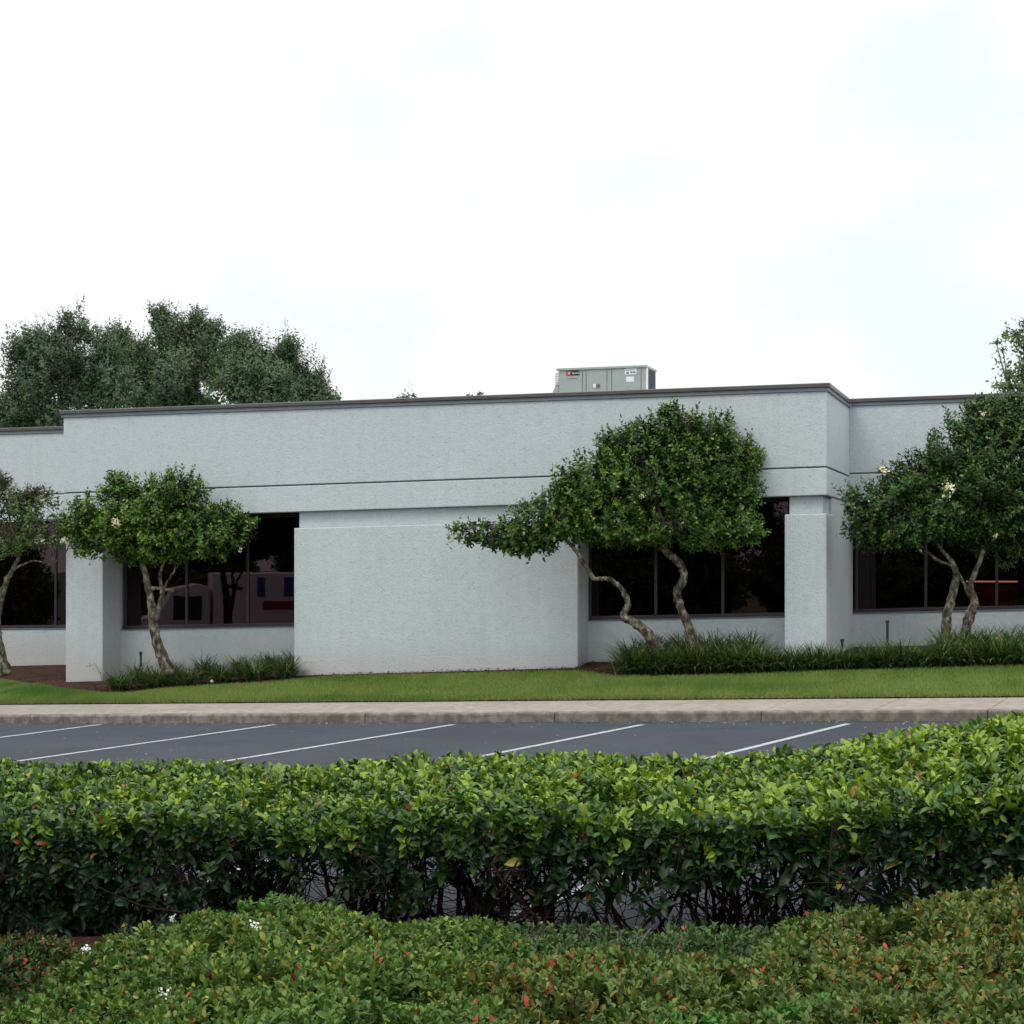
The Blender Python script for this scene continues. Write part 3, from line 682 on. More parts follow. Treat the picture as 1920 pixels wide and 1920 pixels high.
# ---------------------------------------------------------------- trees
def shell_points(lobes, dens, rng, bias=3.5, rough=.16, seed=0, gap=None, gapf=3.0):
    """lobes: list of (centre(3), radii(3)); returns points, outward directions"""
    P = []; O = []; nzs = Noise(seed + 50, 2.6)
    for c, r3 in lobes:
        area = (r3[0]*r3[1] + r3[0]*r3[2] + r3[1]*r3[2])*4; n = int(dens*area)
        d = unit(rng.normal(size=(n, 3))); rr = rng.uniform(0, 1, n)**(1/bias)
        q = d*r3; sc = 1 + rough*nzs((q/np.max(r3)*1.3 + c)*1.6)
        P.append(c + q*(rr*sc)[:, None]); O.append(unit(d/r3))
    P = np.concatenate(P); O = np.concatenate(O)
    if gap is not None:
        keep = Noise(seed + 90, gapf)(P) > gap; P = P[keep]; O = O[keep]
    return P, O

def tree(name, label, d, base, trunks, lobes, leafL, dens, colors, seed, mat='leaf', barkm='bark', limbm='twig2', nl=8, detail=1, gap=-1.1, gapf=3.0, depth=.8, group=None, blossoms=(), trunk_r=None, rough=.16, twigs=10, upw=.55, cat='tree', step=.03, aspect=.5):
    """trunks: list of polylines of (px, py, r); lobes: (px, py, rx, ry[, dy]) pixels at depth d"""
    rng = np.random.default_rng(seed); b = W(base[0], base[1], d); k = d/FPX
    root = empty(name, tuple(b), label, cat, group)
    for tr in trunks:
        pts = np.array([W(q[0], q[1], d + (q[3] if len(q) > 3 else 0)) for q in tr]); rad = np.array([q[2] for q in tr])
        c = catmull(pts, 6); rr = np.interp(np.linspace(0, len(rad)-1, len(c)), range(len(rad)), rad)
        rr = rr*.82*(1 + .05*np.sin(np.arange(len(rr))*1.1 + seed) + .10*(rng.uniform(size=len(rr)) < .15)); c = c + rng.normal(0, .006, c.shape)
        mb = MB(); mb.tube(c, rr, 14, True, .045, rng); mb.build('trunk', M[barkm], root, True)
    L3 = []
    for l in lobes:
        dy = l[4] if len(l) > 4 else 0; c = W(l[0], l[1], d) + np.array([0, dy, 0])
        L3.append((c, np.array([l[2]*k, depth*(l[2] + l[3])*.5*k, l[3]*k])))
    # limbs inside the crown
    tips = [np.array(W(t[-1][0], t[-1][1], d + (t[-1][3] if len(t[-1]) > 3 else 0))) for t in trunks]; trad = [t[-1][2] for t in trunks]
    mb = MB()
    for c, r3 in L3:
        j = int(np.argmin([np.linalg.norm(c - t_) for t_ in tips])); t_ = tips[j]; mid = (t_ + c)/2 + rng.normal(0, .08, 3)*r3.mean()
        cc = catmull([t_, mid, c], 4); mb.tube(cc, np.linspace(trad[j]*.7, max(.012, trad[j]*.22), len(cc)), 6)
        for _ in range(twigs):
            dd = unit(rng.normal(size=3) + np.array([0, 0, .35])); e = c + dd*r3*rng.uniform(.6, .92); m_ = (c + e)/2 + rng.normal(0, .12, 3)*r3.mean()
            cc = catmull([c, m_, e], 3); mb.tube(cc, np.linspace(min(.03, max(.010, trad[j]*.22)), .005, len(cc)), 4)
            for _2 in range(2):
                e2 = e + unit(dd + rng.normal(0, .7, 3))*r3.mean()*rng.uniform(.2, .4); mb.tube([m_*.3 + e*.7, (e+e2)/2 + rng.normal(0, .03, 3), e2], [.007, .005, .003], 4)
    mb.build('branches', M[limbm], root, True)
    P, O = shell_points(L3, dens, rng, seed=seed, gap=gap, gapf=gapf, rough=rough)
    Ax = unit(O*.8 + np.array([0, 0, upw]) + rng.normal(0, .35, P.shape))
    # a few longer shoots break the outline
    lp, lo = shell_points(L3, dens*.22, rng, bias=40, seed=seed, gap=None, rough=rough); la = unit(lo + np.array([0, 0, upw]) + rng.normal(0, .25, lp.shape)); lp = lp + la*rng.uniform(.04, .32, (len(lp), 1))*min(2.2, 30*k)
    P = np.concatenate([P, lp, lp - la*.08]); Ax = np.concatenate([Ax, la, la])
    p, D, N, L, rk = shoots(P, Ax, nl, step, leafL, .45, 1.35, rng)
    n = len(p); per = n // nl
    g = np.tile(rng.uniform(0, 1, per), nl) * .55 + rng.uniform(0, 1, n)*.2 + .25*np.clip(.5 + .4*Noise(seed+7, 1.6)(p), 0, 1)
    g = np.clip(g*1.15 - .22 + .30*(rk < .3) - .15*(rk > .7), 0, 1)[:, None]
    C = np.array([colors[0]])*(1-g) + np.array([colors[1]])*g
    if len(colors) > 2:
        ye = rng.uniform(size=n) < .035; C[ye] = colors[2]
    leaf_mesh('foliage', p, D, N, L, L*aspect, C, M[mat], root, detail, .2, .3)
    for px, py, dd, sc in blossoms:
        c = W(px, py, d + dd); nb = 26; q = c + rng.normal(0, .035*sc, (nb, 3)); dr = unit(rng.normal(size=(nb, 3)))
        leaf_mesh('blossom', q, dr, unit(rng.normal(size=(nb, 3))), np.full(nb, .05*sc), np.full(nb, .03*sc), np.ones((nb, 3)), M['blossom'], root, 0)
    return root

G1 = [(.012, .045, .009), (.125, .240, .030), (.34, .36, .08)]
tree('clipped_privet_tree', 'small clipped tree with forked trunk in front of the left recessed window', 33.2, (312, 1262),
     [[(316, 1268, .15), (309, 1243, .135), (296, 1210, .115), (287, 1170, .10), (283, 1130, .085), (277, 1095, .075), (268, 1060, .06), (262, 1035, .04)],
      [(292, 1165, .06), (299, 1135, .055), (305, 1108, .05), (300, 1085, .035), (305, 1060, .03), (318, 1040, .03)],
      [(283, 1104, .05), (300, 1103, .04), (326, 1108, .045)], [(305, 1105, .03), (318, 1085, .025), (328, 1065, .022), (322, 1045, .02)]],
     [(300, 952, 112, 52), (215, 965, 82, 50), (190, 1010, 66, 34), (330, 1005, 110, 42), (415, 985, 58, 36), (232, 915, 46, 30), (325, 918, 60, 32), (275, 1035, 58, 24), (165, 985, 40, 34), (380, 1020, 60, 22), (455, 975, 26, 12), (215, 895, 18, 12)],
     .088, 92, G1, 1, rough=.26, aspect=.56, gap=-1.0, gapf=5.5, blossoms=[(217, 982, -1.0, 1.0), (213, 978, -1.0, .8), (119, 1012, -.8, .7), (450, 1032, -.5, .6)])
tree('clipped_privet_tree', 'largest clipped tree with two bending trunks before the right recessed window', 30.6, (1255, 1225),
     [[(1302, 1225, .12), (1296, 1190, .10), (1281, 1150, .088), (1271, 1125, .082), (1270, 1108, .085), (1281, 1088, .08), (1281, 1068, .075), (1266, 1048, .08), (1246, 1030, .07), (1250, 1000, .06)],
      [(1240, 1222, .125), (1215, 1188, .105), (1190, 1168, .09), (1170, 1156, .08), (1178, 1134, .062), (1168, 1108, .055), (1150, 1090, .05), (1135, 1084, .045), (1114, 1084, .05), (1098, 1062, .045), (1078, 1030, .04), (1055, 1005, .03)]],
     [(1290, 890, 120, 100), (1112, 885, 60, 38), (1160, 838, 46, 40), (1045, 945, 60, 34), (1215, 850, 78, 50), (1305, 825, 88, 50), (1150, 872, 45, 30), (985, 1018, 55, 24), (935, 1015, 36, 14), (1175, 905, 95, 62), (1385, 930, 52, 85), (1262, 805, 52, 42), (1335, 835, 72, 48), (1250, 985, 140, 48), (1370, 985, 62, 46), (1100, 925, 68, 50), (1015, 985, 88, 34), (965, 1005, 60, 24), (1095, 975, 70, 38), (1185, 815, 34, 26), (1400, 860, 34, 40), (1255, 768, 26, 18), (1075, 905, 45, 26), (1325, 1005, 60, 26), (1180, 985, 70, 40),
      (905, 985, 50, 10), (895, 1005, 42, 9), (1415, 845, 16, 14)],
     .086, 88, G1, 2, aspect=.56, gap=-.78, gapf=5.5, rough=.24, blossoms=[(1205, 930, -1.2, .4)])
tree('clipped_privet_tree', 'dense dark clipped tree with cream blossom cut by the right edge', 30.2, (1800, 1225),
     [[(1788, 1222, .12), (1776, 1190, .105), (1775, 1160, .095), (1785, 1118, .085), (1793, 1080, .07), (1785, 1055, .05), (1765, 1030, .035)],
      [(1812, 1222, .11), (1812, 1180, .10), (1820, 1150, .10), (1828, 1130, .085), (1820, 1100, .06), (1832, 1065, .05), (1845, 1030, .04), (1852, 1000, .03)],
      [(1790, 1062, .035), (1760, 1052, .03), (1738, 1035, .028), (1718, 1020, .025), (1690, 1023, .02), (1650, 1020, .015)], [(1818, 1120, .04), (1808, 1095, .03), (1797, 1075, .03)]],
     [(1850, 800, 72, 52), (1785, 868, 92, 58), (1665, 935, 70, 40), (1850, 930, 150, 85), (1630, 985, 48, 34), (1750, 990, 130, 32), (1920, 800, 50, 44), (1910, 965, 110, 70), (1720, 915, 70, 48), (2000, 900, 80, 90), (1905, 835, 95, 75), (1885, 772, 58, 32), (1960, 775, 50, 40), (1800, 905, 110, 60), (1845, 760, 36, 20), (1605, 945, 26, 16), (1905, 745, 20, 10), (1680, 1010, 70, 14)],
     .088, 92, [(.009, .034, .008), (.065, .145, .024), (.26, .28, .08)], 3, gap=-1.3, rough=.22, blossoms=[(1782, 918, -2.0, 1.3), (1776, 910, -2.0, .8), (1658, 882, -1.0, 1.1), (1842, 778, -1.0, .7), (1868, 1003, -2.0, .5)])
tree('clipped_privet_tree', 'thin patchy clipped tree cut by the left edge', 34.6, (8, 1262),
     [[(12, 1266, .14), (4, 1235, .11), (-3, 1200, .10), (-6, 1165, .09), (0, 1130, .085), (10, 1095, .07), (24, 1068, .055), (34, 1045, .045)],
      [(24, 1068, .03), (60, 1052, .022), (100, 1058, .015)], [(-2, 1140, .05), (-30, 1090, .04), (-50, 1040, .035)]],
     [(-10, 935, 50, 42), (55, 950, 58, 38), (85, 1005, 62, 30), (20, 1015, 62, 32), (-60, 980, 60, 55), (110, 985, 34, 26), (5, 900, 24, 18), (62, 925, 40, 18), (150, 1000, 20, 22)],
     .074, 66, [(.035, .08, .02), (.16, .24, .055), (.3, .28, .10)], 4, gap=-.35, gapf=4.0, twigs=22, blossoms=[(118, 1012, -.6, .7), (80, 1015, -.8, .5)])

# oaks beyond the roof
G2 = [(.034, .070, .036), (.150, .225, .105)]
OKW = dict(mat='oak', barkm='bark2', limbm='bark2', detail=0, nl=8, step=.09, aspect=.55, upw=.5, twigs=14, rough=.34, group='oaks beyond the roof')
oA = tree('oak_tree', 'leftmost oak rising behind the left wing', 56, (90, 1135), [[(95, 1135, .4), (100, 950, .30), (110, 800, .20), (130, 740, .10)], [(110, 800, .13), (70, 760, .09), (50, 700, .05)]],
     [(95, 655, 62, 52), (140, 615, 48, 32), (170, 690, 60, 55), (60, 720, 60, 42), (30, 770, 70, 45), (90, 780, 60, 40), (40, 655, 28, 28), (150, 740, 44, 34), (190, 640, 30, 24), (125, 590, 18, 13), (25, 800, 70, 40), (200, 700, 50, 62), (120, 690, 85, 62), (75, 640, 30, 30)], .125, 70, G2, 10, gap=-1.05, gapf=3.2, **OKW)
oB = tree('oak_tree', 'tallest middle oak behind the left part of the roof', 58, (310, 1135), [[(310, 1135, .42), (300, 950, .30), (300, 800, .2), (310, 740, .11)], [(300, 800, .13), (250, 740, .09), (235, 690, .05)], [(305, 790, .13), (360, 720, .09), (375, 660, .05)]],
     [(255, 665, 58, 50), (315, 620, 46, 40), (375, 640, 46, 42), (345, 700, 70, 50), (255, 730, 70, 44), (300, 585, 22, 18), (370, 590, 18, 24), (400, 612, 20, 18), (220, 625, 30, 22), (340, 750, 100, 34), (405, 690, 34, 40), (300, 690, 80, 62), (425, 675, 34, 46), (205, 660, 34, 34)], .125, 72, G2, 11, gap=-1.1, gapf=3.2, **OKW)
oC = tree('oak_tree', 'rounded oak at the right of the group behind the roof', 57, (500, 1135), [[(495, 1135, .4), (490, 950, .3), (480, 800, .2), (490, 740, .10)], [(485, 790, .12), (540, 740, .08), (580, 720, .04)]],
     [(470, 665, 44, 44), (520, 680, 52, 44), (490, 725, 72, 42), (560, 715, 44, 38), (590, 740, 28, 22), (450, 635, 22, 18), (540, 645, 22, 14), (430, 715, 30, 34), (612, 738, 14, 16), (632, 745, 8, 6), (450, 705, 60, 48), (520, 715, 88, 48), (590, 712, 26, 24)], .125, 74, G2, 12, gap=-1.1, gapf=2.6, **OKW)
tree('oak_tree', 'pale sparse oak rising behind the right wing', 47, (1990, 1130), [[(1990, 1130, .35), (1985, 900, .28), (1960, 760, .12), (1945, 700, .06)], [(1960, 760, .09), (1915, 730, .05), (1890, 725, .03)]],
     [(1905, 628, 28, 15), (1930, 645, 20, 24), (1893, 702, 14, 9), (1918, 688, 12, 14), (1890, 724, 34, 7), (1868, 643, 12, 5), (1922, 604, 14, 9), (1950, 690, 30, 60), (1985, 650, 50, 40), (1925, 735, 30, 10), (1880, 655, 10, 5)], .115, 70, [(.05, .10, .035), (.15, .24, .07)], 13, gap=-.55, gapf=2.6, **OKW)
tree('oak_tree', 'distant treetop only just showing above the roof left of the air conditioner', 75, (830, 1120), [[(830, 1120, .35), (830, 900, .28), (830, 800, .2)]],
     [(830, 785, 110, 34), (758, 746, 20, 5), (775, 741, 8, 5), (878, 742, 5, 4), (900, 738, 7, 4), (745, 747, 7, 4)], .13, 14, G2, 14, gap=-1.2, **OKW)
# the belt of oaks on the far side of the car park: it darkens the window reflections
def copy_tree(o, loc, scale, rz, label, group):
    r = o.copy(); COL.objects.link(r); r.location = loc; r.scale = (scale,)*3; r.rotation_euler = (0, 0, rz); r['label'] = label; r['group'] = group
    for ch in o.children:
        c = ch.copy(); COL.objects.link(c); c.parent = r
lowoak = tree('roadside_oak', 'low branching oak nearest the street behind the viewer', 40, (960, 1090), [[(960, 1100, .4), (965, 1000, .34), (960, 900, .25)]],
     [(960, 800, 230, 170), (800, 900, 190, 130), (1120, 900, 190, 130), (860, 1000, 190, 90), (1060, 1000, 190, 90), (960, 680, 140, 90)], .30, 18, G2, 21, mat='oak', barkm='bark2', detail=0, nl=8, gap=-2.2, group='oaks across the car park')
lowoak.location = (-26, -6, -1.0); lowoak.rotation_euler = (0, 0, .3)
for i, (x, y, s_) in enumerate([(-48, 22, 1.1), (-43, 13, 1.0), (-38, 5, 1.1), (-32, -1, 1.15), (-21, -10, 1.1), (-15, -15, 1.0), (-9, -18, 1.15), (-2, -22, 1.1), (-52, 31, 1.1), (5, -26, 1.1), (-60, 20, 1.5), (-54, 8, 1.5), (-46, -4, 1.5), (-36, -12, 1.5), (-27, -19, 1.5), (-17, -26, 1.5), (-6, -31, 1.5), (-70, 34, 2.0), (-66, 12, 2.0)]):
    copy_tree(lowoak, (x, y, float(lotz(x)) - .1), s_, i*1.3, ordn[i] + ' oak in the belt across the car park behind the viewer', 'oaks across the car park')

# ---------------------------------------------------------------- box truck standing left of the picture, mirrored in the left window
def truck(cx, cy, yaw):
    z0 = float(lotz(cx)); root = empty('box_truck', (cx, cy, z0), 'white box truck with blue and red markings mirrored in the left window', 'truck')
    c, s_ = math.cos(yaw), math.sin(yaw)
    def q(x, y, z): return (cx + x*c - y*s_, cy + x*s_ + y*c, z0 + z)
    def bx(a, b, name, mat, par=root, bev=.02):
        x0, y0, z0_ = a; x1, y1, z1_ = b; mb = MB()
        mb.hexa([q(x0,y0,z0_), q(x1,y0,z0_), q(x1,y1,z0_), q(x0,y1,z0_), q(x0,y0,z1_), q(x1,y0,z1_), q(x1,y1,z1_), q(x0,y1,z1_)]); return mb.build(name, M[mat], par, bevel=bev)
    box = bx((-2.6, -1.05, .75), (1.7, 1.05, 2.62), 'cargo_box', 'white', bev=.04)
    bx((-2.7, -.5, .5), (3.3, .5, .72), 'chassis', 'black')
    mb = MB(); pr = [(1.78, .6), (1.78, 2.25), (2.1, 2.32), (2.75, 2.2), (3.15, 1.5), (4.05, 1.25), (4.15, .6)]
    V = [q(x, y, z) for y in (-.95, .95) for x, z in pr]; k = len(pr)
    mb.add(V, [tuple(range(k)), tuple(range(2*k-1, k-1, -1))] + [(i, i+k, (i+1) % k + k, (i+1) % k) for i in range(k)]); cab = mb.build('cab', M['white'], root, bevel=.03)
    bx((2.0, -.965, 1.35), (2.75, -.945, 2.0), 'side_window', 'black', cab, .0); bx((2.0, .945, 1.35), (2.75, .965, 2.0), 'side_window', 'black', cab, .0)
    for sg in (-1, 1):
        y0, y1 = (sg*1.052, sg*1.062) if sg > 0 else (sg*1.062, sg*1.052)
        bx((-1.9, y0, 1.62), (.35, y1, 1.86), 'red_stripe', 'redp', box, 0); bx((.30, y0, 1.98), (.52, y1, 2.5), 'blue_mark', 'blue', box, 0); bx((-.45, y0, 1.98), (-.2, y1, 2.5), 'blue_mark', 'blue', box, 0)
        for xw in (-1.5, 3.2):
            mb = MB(); cc = np.array(q(xw, sg*.85, .4)); ax = np.array(q(xw, sg*1.0, .4)) - cc; mb.disc(cc, ax, .4, .25, 28); wh = mb.build('wheel', M['rubber'], root, bevel=.03)
            mb = MB(); mb.disc(cc + unit(ax)*.12, ax, .22, .03, 20); mb.build('rim', M['steel'], wh)
        bx((4.10, sg*.75 - .15, .85), (4.17, sg*.75 + .15, 1.05), 'headlight', 'white', cab, .01); bx((-2.63, sg*.9 - .08, .8), (-2.6, sg*.9 + .08, 1.0), 'tail_light', 'tail', box, .005)
    bx((4.12, -.9, .5), (4.3, .9, .72), 'bumper', 'steel', root)
truck(-15.3, 21.9, math.atan2(.73, -.68))

# ---------------------------------------------------------------- planting bed, hedge and low shrubs in the foreground
HB = R(22)
def hback(x): return 12.05 - .404*x          # back line of the hedge
def bed():
    mb = MB(); V = []; xs = np.linspace(-9, 9, 19); ys = [0, .15, .35, 1.0]
    xs = list(xs); n = len(xs); rows = [lambda x: min(hback(x) - .95, 11.2), lambda x: min(hback(x) - 1.05, 11.1), lambda x: 9, lambda x: 6, lambda x: 3, lambda x: -3]; zz = [.0, .07, .10, .10, .12, .15]
    for f, z in zip(rows, zz):
        for x in xs: V.append((x, f(x), float(lotz(x)) + z + .006))
    mb.add(V, [(j*n+i, (j+1)*n+i, (j+1)*n+i+1, j*n+i+1) for j in range(len(rows)-1) for i in range(n-1)]); return mb.build('planting_bed', M['mulch'])
tag(bed(), kind='structure')

# rear hedge ------------------------------------------------
rng = np.random.default_rng(42)
top_px = np.array([(-200, 1432), (0, 1428), (240, 1424), (380, 1419), (600, 1424), (750, 1417), (860, 1409), (1070, 1406), (1280, 1408), (1480, 1396), (1613, 1386), (1713, 1372), (1813, 1357), (1897, 1343), (2100, 1325)], float)
tx = []
for px, py in top_px:
    u = (px - 960)/FPX; d = 12.05/(1 + .404*u); tx.append((u*d, EYE + (HOR - py - 5 + max(0, (px - 1280)/640*9))/FPX*d))
tx = np.array(tx)
def htop(x, v):       # v = 0 back .. 1 front; gentle crown
    return np.interp(x, tx[:, 0], tx[:, 1]) - .10*v**2 - .03
HT = 2.05             # thickness in y
nb1 = Noise(77, 2.4); nb2 = Noise(78, 6.0)
hx0, hx1 = -6.0, 5.8; HK = 1.32
hroot = empty('clipped_hedge', (0, 11, 0), 'tall clipped glossy-leaved hedge with bright green top and bare stems', 'hedge')
# stems
mb = MB(); mb2 = MB()
for i in range(104):
    x = rng.uniform(hx0, hx1); v = rng.uniform(.52, .9); y = hback(x) - HT*v; z = float(lotz(x)) + .08
    for j in range(rng.integers(4, 8)):
        zt_ = float(htop(x, v)) - rng.uniform(.12, .4); e = np.array([x + rng.normal(0, .34), y + rng.normal(.25, .42), zt_]); b0 = np.array([x + rng.normal(0, .04), y + rng.normal(0, .04), z - .05])
        m1 = b0*.65 + e*.35 + rng.normal(0, .07, 3); m2 = b0*.3 + e*.7 + rng.normal(0, .08, 3); c = catmull([b0, m1, m2, e], 4)
        mb.tube(c, np.linspace(rng.uniform(.009, .018), .004, len(c)), 5)
        for q in range(12):
            s0 = c[rng.integers(2, len(c))]; dr = unit(rng.normal(size=3) + np.array([0, -.3, .15])); L = rng.uniform(.12, .42)
            e3 = s0 + dr*L; e3[2] = min(e3[2], float(htop(e3[0], .5)) - .12); mb2.tube([s0, (s0 + e3)/2 + rng.normal(0, .015, 3), e3], [.0045, .0032, .0016], 3, False)
mb.build('stems', M['twig'], hroot, True); mb2.build('twigs', M['twig'], hroot, True)
def hedge_tips():
    T = []; Ax = []; Yg = []
    # top surface, dense shell
    n = int(4700*HK); x = rng.uniform(hx0, hx1, n); v = rng.uniform(-.02, 1.02, n); y = hback(x) - HT*v
    P = np.stack([x, y, 0*x], 1); z = htop(x, v) + .028*nb1(P) + .018*nb2(P) - np.abs(rng.normal(0, .035, n))
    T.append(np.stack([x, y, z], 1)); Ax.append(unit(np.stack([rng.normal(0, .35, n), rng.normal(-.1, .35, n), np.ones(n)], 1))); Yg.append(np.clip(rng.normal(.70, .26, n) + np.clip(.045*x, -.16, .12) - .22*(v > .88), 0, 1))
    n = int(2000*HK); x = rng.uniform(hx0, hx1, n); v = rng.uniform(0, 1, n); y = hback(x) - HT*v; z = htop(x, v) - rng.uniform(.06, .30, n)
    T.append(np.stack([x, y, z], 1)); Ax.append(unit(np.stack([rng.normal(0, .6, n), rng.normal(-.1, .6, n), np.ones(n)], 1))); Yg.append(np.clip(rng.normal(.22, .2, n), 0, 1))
    # front and back faces
    for side, n in ((1, int(6200*HK)), (0, int(1500*HK))):
        x = rng.uniform(hx0, hx1, n); h = rng.uniform(0, 1, n)**.8; zt_ = htop(x, 1 if side else 0); zb = lotz(x) + .12; z = zt_ - h*(zt_ - zb)
        y0 = hback(x) - (HT if side else 0); bulge = .10*np.sin(np.clip(h*3.1, 0, 3.1)) ; P = np.stack([x, z*1.2, 0*x], 1)
        y = y0 + (-1 if side else 1)*(bulge*.5 + .05*nb1(P)) + (1 if side else -1)*np.abs(rng.normal(0, .13, n))*(.5 + 1.2*h)
        gap = Noise(80 + side, 4.2)(P) + .35*Noise(82, 9)(P); prob = np.clip(1.26 - 2.0*h - .42*np.clip(-gap, 0, 3)*np.clip(h*3, 0, 1.3) + .16*gap*np.clip(h*2, 0, 1), .03, 1) + .22*np.clip(-1.5 - x, 0, 1.5)*(h > .3)
        if side == 0: prob = prob*np.where(h > .36, .06, .8)
        k = rng.uniform(size=n) < prob; nn = k.sum()
        T.append(np.stack([x, y, z], 1)[k]); sgn = -1. if side else 1.
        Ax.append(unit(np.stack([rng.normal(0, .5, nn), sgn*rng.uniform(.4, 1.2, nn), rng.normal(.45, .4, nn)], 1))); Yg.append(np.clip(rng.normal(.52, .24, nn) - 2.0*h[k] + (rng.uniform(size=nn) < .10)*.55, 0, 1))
    return np.concatenate(T), np.concatenate(Ax), np.concatenate(Yg)
T, Ax, Yg = hedge_tips()
# clean front edge: shoots that would stick out over the frame bottom shrubs are fine
NL = 8
p, D, N, L, rk = shoots(T, Ax, NL, .024, .086, .35, 1.35, rng, opposite=True, jit=.22)
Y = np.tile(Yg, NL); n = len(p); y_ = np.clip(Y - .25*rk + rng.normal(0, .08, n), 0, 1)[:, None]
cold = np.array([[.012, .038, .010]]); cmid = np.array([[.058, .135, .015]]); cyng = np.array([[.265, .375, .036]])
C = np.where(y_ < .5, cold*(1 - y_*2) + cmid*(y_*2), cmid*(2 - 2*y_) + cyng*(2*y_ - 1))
k = rng.uniform(size=n) < .006; C[k] = (.30, .10, .03); k = rng.uniform(size=n) < .008; C[k] = (.34, .30, .05)
L = L*rng.uniform(.72, 1.12, n); keep = rng.uniform(size=n) > .08
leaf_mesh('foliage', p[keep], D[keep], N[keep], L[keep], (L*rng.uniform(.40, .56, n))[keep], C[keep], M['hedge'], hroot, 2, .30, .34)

# low shrubs: overlapping mounds -----------------------------
def shrub(name, label, mounds, seed, dens, cols, bare=0, flowers=(), redf=.012):
    rng = np.random.default_rng(seed); c0 = mounds[0]; z0 = float(lotz(c0[0])); root = empty(name, (c0[0], c0[1], z0 + .1), label, 'shrub')
    T = []; Ax = []; Dp = []
    nA = Noise(seed, 3.0); nB = Noise(seed+1, 8.0)
    mb = MB()
    for i, (cx, cy, rx, ry, h) in enumerate(mounds):
        area = rx*ry*4.6; n = int(area*dens); r_ = np.sqrt(rng.uniform(0, 1.0, n)); a = rng.uniform(0, 6.28, n); x = cx + rx*r_*np.cos(a); y = cy + ry*r_*np.sin(a)
        P = np.stack([x, y, 0*x], 1); prof = (1 - r_**4)**.5
        dep_ = np.abs(rng.normal(0, .045, n)) + np.clip(.05*Noise(seed+9, 14.)(P), 0, .2) + (rng.uniform(size=n) < .2)*rng.uniform(0, .2, n)
        z = lotz(x) + .10 + h*prof*(1 + .045*nA(P) + .03*nB(P)) - dep_
        ok = np.ones(n, bool)
        for j, (ox, oy, orx, ory, oh) in enumerate(mounds):       # drop shoots buried deep in a neighbour
            if j == i: continue
            rr = ((x-ox)/orx)**2 + ((y-oy)/ory)**2; zt_ = lotz(x) + .10 + oh*np.sqrt(np.clip(1 - rr**2, 0, 1)); ok &= ~((rr < 1) & (z < zt_ - .16))
        ok &= z > lotz(x) + .06
        ok &= (y > 2.5)
        nx = (x-cx)/rx*r_**2; ny = (y-cy)/ry*r_**2
        ax = unit(np.stack([nx + rng.normal(0, .3, n), ny + rng.normal(0, .3, n), 1.0 - .5*r_**3 + 0*x], 1))
        T.append(np.stack([x, y, z], 1)[ok]); Ax.append(ax[ok]); Dp.append(dep_[ok])
        for _ in range(int(26*rx*ry + 12)):
            aa = rng.uniform(0, 6.28); q = rng.uniform(.2, .9); e = np.array([cx + rx*q*math.cos(aa), cy + ry*q*math.sin(aa), float(lotz(cx)) + .1 + h*.85*(1 - q**4)**.5]); b0 = np.array([cx + rx*q*.5*math.cos(aa), cy + ry*q*.5*math.sin(aa), float(lotz(cx)) + .05])
            c = catmull([b0, b0*.5 + e*.5 + rng.normal(0, .05, 3), e], 3); mb.tube(c, np.linspace(.008, .003, len(c)), 4)
            for _q in range(4 + bare):
                s0 = c[rng.integers(2, len(c))]; e2 = s0 + unit(rng.normal(size=3) + np.array([0, 0, .8]))*rng.uniform(.06, .16); mb.tube([s0, (s0+e2)/2 + rng.normal(0, .01, 3), e2], [.003, .0025, .0015], 3, False)
    mb.build('stems', M['twig2'] if bare else M['twig'], root, True)
    T = np.concatenate(T); Ax = np.concatenate(Ax); Dp = np.concatenate(Dp); nl = 9
    p, D, N, L, rk = shoots(T, Ax, nl, .010, .050, .30, 1.25, rng, jit=.2)
    n = len(p); per = len(T); tone = np.tile(rng.uniform(0, 1, per), nl); patch = np.tile(Noise(seed+5, 2.2)(T), nl); w = np.tile(T[:, 0], nl)
    C = np.array([cols[0]])*(1 - tone[:, None]) + np.array([cols[1]])*tone[:, None]
    C *= rng.uniform(.8, 1.2, (n, 1))
    yl = (rng.uniform(size=n) < np.clip(cols[3] + .10*patch, .01, .6)); C[yl] = np.array(cols[2])*rng.uniform(.55, 1.1, (yl.sum(), 1))
    gr = np.tile((rng.uniform(size=per) < .5) & (Noise(seed+6, 3.5)(T) > 1.55), nl); C[gr] = np.array([.080, .20, .040])*rng.uniform(.7, 1.2, (gr.sum(), 1))
    rd = (rng.uniform(size=n) < redf); C[rd] = np.array([.48, .085, .05])*rng.uniform(.5, 1.1, (rd.sum(), 1))
    leaf_mesh('foliage', p, D, N, L, L*rng.uniform(.50, .62, n), C, M['shrub'], root, 2, .28, .18)
    for fx, fy, sc in flowers:
        px_ = 960 + T[:, 0]/T[:, 1]*FPX; py_ = HOR - (T[:, 2] - EYE)/T[:, 1]*FPX; kk = np.argmin(np.hypot(px_ - fx, py_ - fy) + 30*T[:, 1] + 400*Dp)
        fp = T[kk] + Ax[kk]*.03; nbp = 20
        q = fp + rng.normal(0, .010*sc, (nbp, 3)); leaf_mesh('flower', q, unit(rng.normal(size=(nbp, 3)) + [0, -.5, .5]), unit(rng.normal(size=(nbp, 3))), np.full(nbp, .014), np.full(nbp, .011), np.ones((nbp, 3)), M['wflow'], root, 0)
    return root
CG = ((.040, .095, .016), (.150, .245, .050), (.30, .32, .06), .012)
CR = ((.042, .082, .016), (.165, .225, .055), (.31, .21, .045), .10)
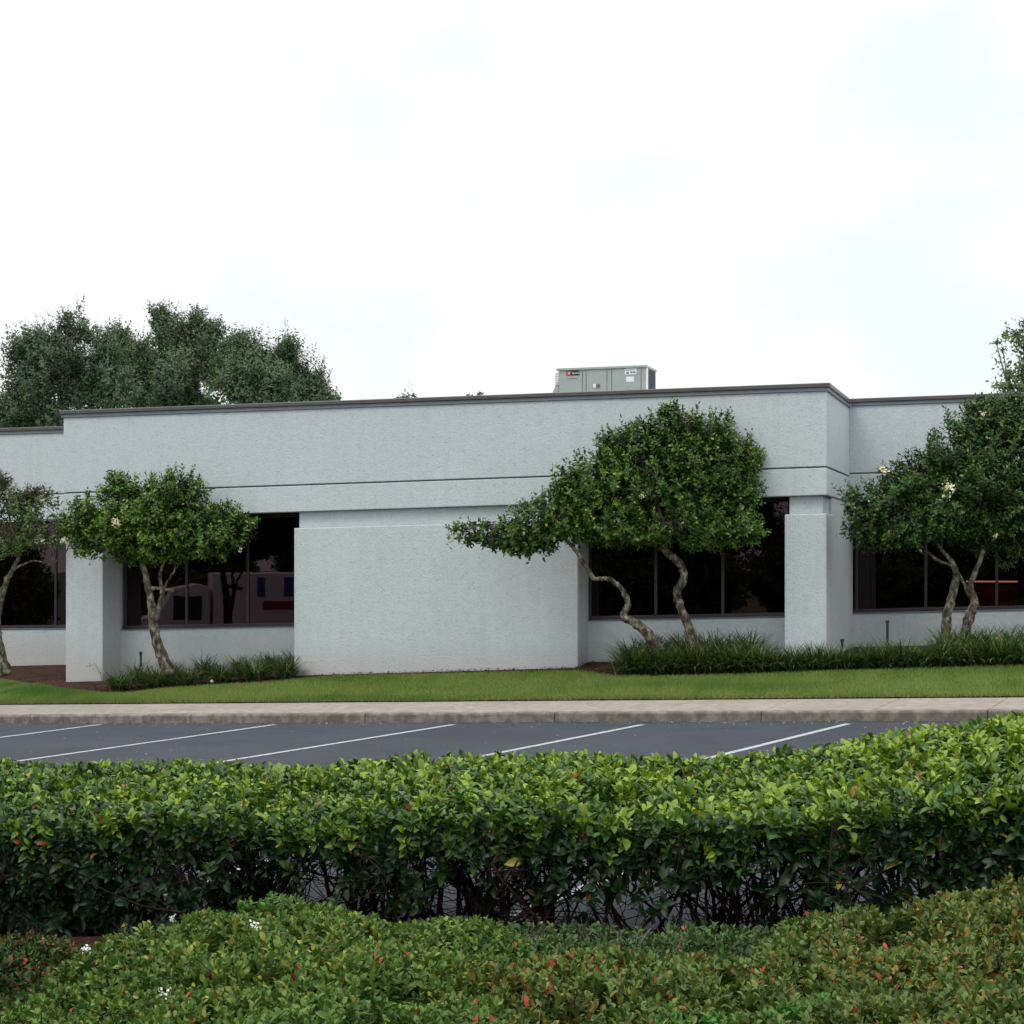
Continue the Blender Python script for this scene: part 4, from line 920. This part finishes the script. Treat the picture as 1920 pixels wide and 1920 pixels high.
shrub('low_shrub', 'grey green mounded low shrub with white flowers in front of the hedge', [(-1.25, 8.0, .95, 1.05, .61), (-.75, 6.9, 1.15, 1.2, .58), (-1.72, 7.0, .78, 1.0, .50), (-.45, 8.1, .7, .8, .50)], 201, 560, CG, flowers=[(308, 1868, 1.3), (466, 1748, 1.0), (325, 1735, .6), (145, 1748, .8)], redf=.010)
shrub('low_shrub', 'low rust-flecked shrub spreading across the bottom centre of the picture', [(.55, 6.9, 1.15, 1.2, .53), (1.0, 6.2, 1.0, 1.0, .53), (.2, 5.6, 1.2, .7, .52)], 202, 560, CR, redf=.018)
shrub('low_shrub', 'yellowish low shrub climbing to the right edge of the picture', [(1.75, 7.6, .95, 1.15, .54), (2.45, 8.2, .75, .9, .57), (1.9, 6.4, 1.0, 1.1, .54), (3.35, 7.3, .9, 1.2, .56)], 203, 560, CR, redf=.014)
shrub('low_shrub', 'thin low shrub with bare grey twigs in the gap before the hedge stems', [(.15, 8.6, .62, .6, .40), (.85, 8.5, .75, .6, .37)], 204, 480, ((.035, .08, .022), (.105, .165, .055), (.25, .22, .05), .03), bare=7, redf=.004)
shrub('low_shrub', 'dark ragged low shrub with brown leaves at the hedge foot in the far left corner', [(-2.75, 9.55, .62, .55, .24)], 205, 380, ((.016, .045, .010), (.05, .11, .02), (.22, .10, .04), .10), redf=.02)
shrub('low_shrub', 'loose brownish low shrub in the bottom left corner before the green mound', [(-2.45, 8.2, .42, .75, .20)], 207, 330, ((.03, .05, .018), (.08, .12, .03), (.26, .12, .05), .18), redf=.03)

# sprig of yellow green leaves beside the left pier
rng = np.random.default_rng(8); p0 = hit(192, 1278, zland_xy, 20, 45); r = empty('weed_sprig', tuple(p0), 'lone yellow green sprig leaning left before the left pier', 'plant')
c = catmull([p0, p0 + [-.06, 0, .2], p0 + [-.16, 0, .36]], 4); mb = MB(); mb.tube(c, np.linspace(.006, .003, len(c)), 5); mb.build('stem', M['twig2'], r)
tp = np.array([c[-1], c[-2], c[-4], c[4]]) + rng.normal(0, .03, (4, 3)); p, D, N, L, rk = shoots(tp, unit(rng.normal(size=(4, 3)) + [0, 0, 1]), 5, .02, .06, .5, 1.4, rng)
leaf_mesh('leaves', p, D, N, L, L*.6, np.tile([.30, .34, .09], (len(p), 1)), M['leaf'], r, 1)
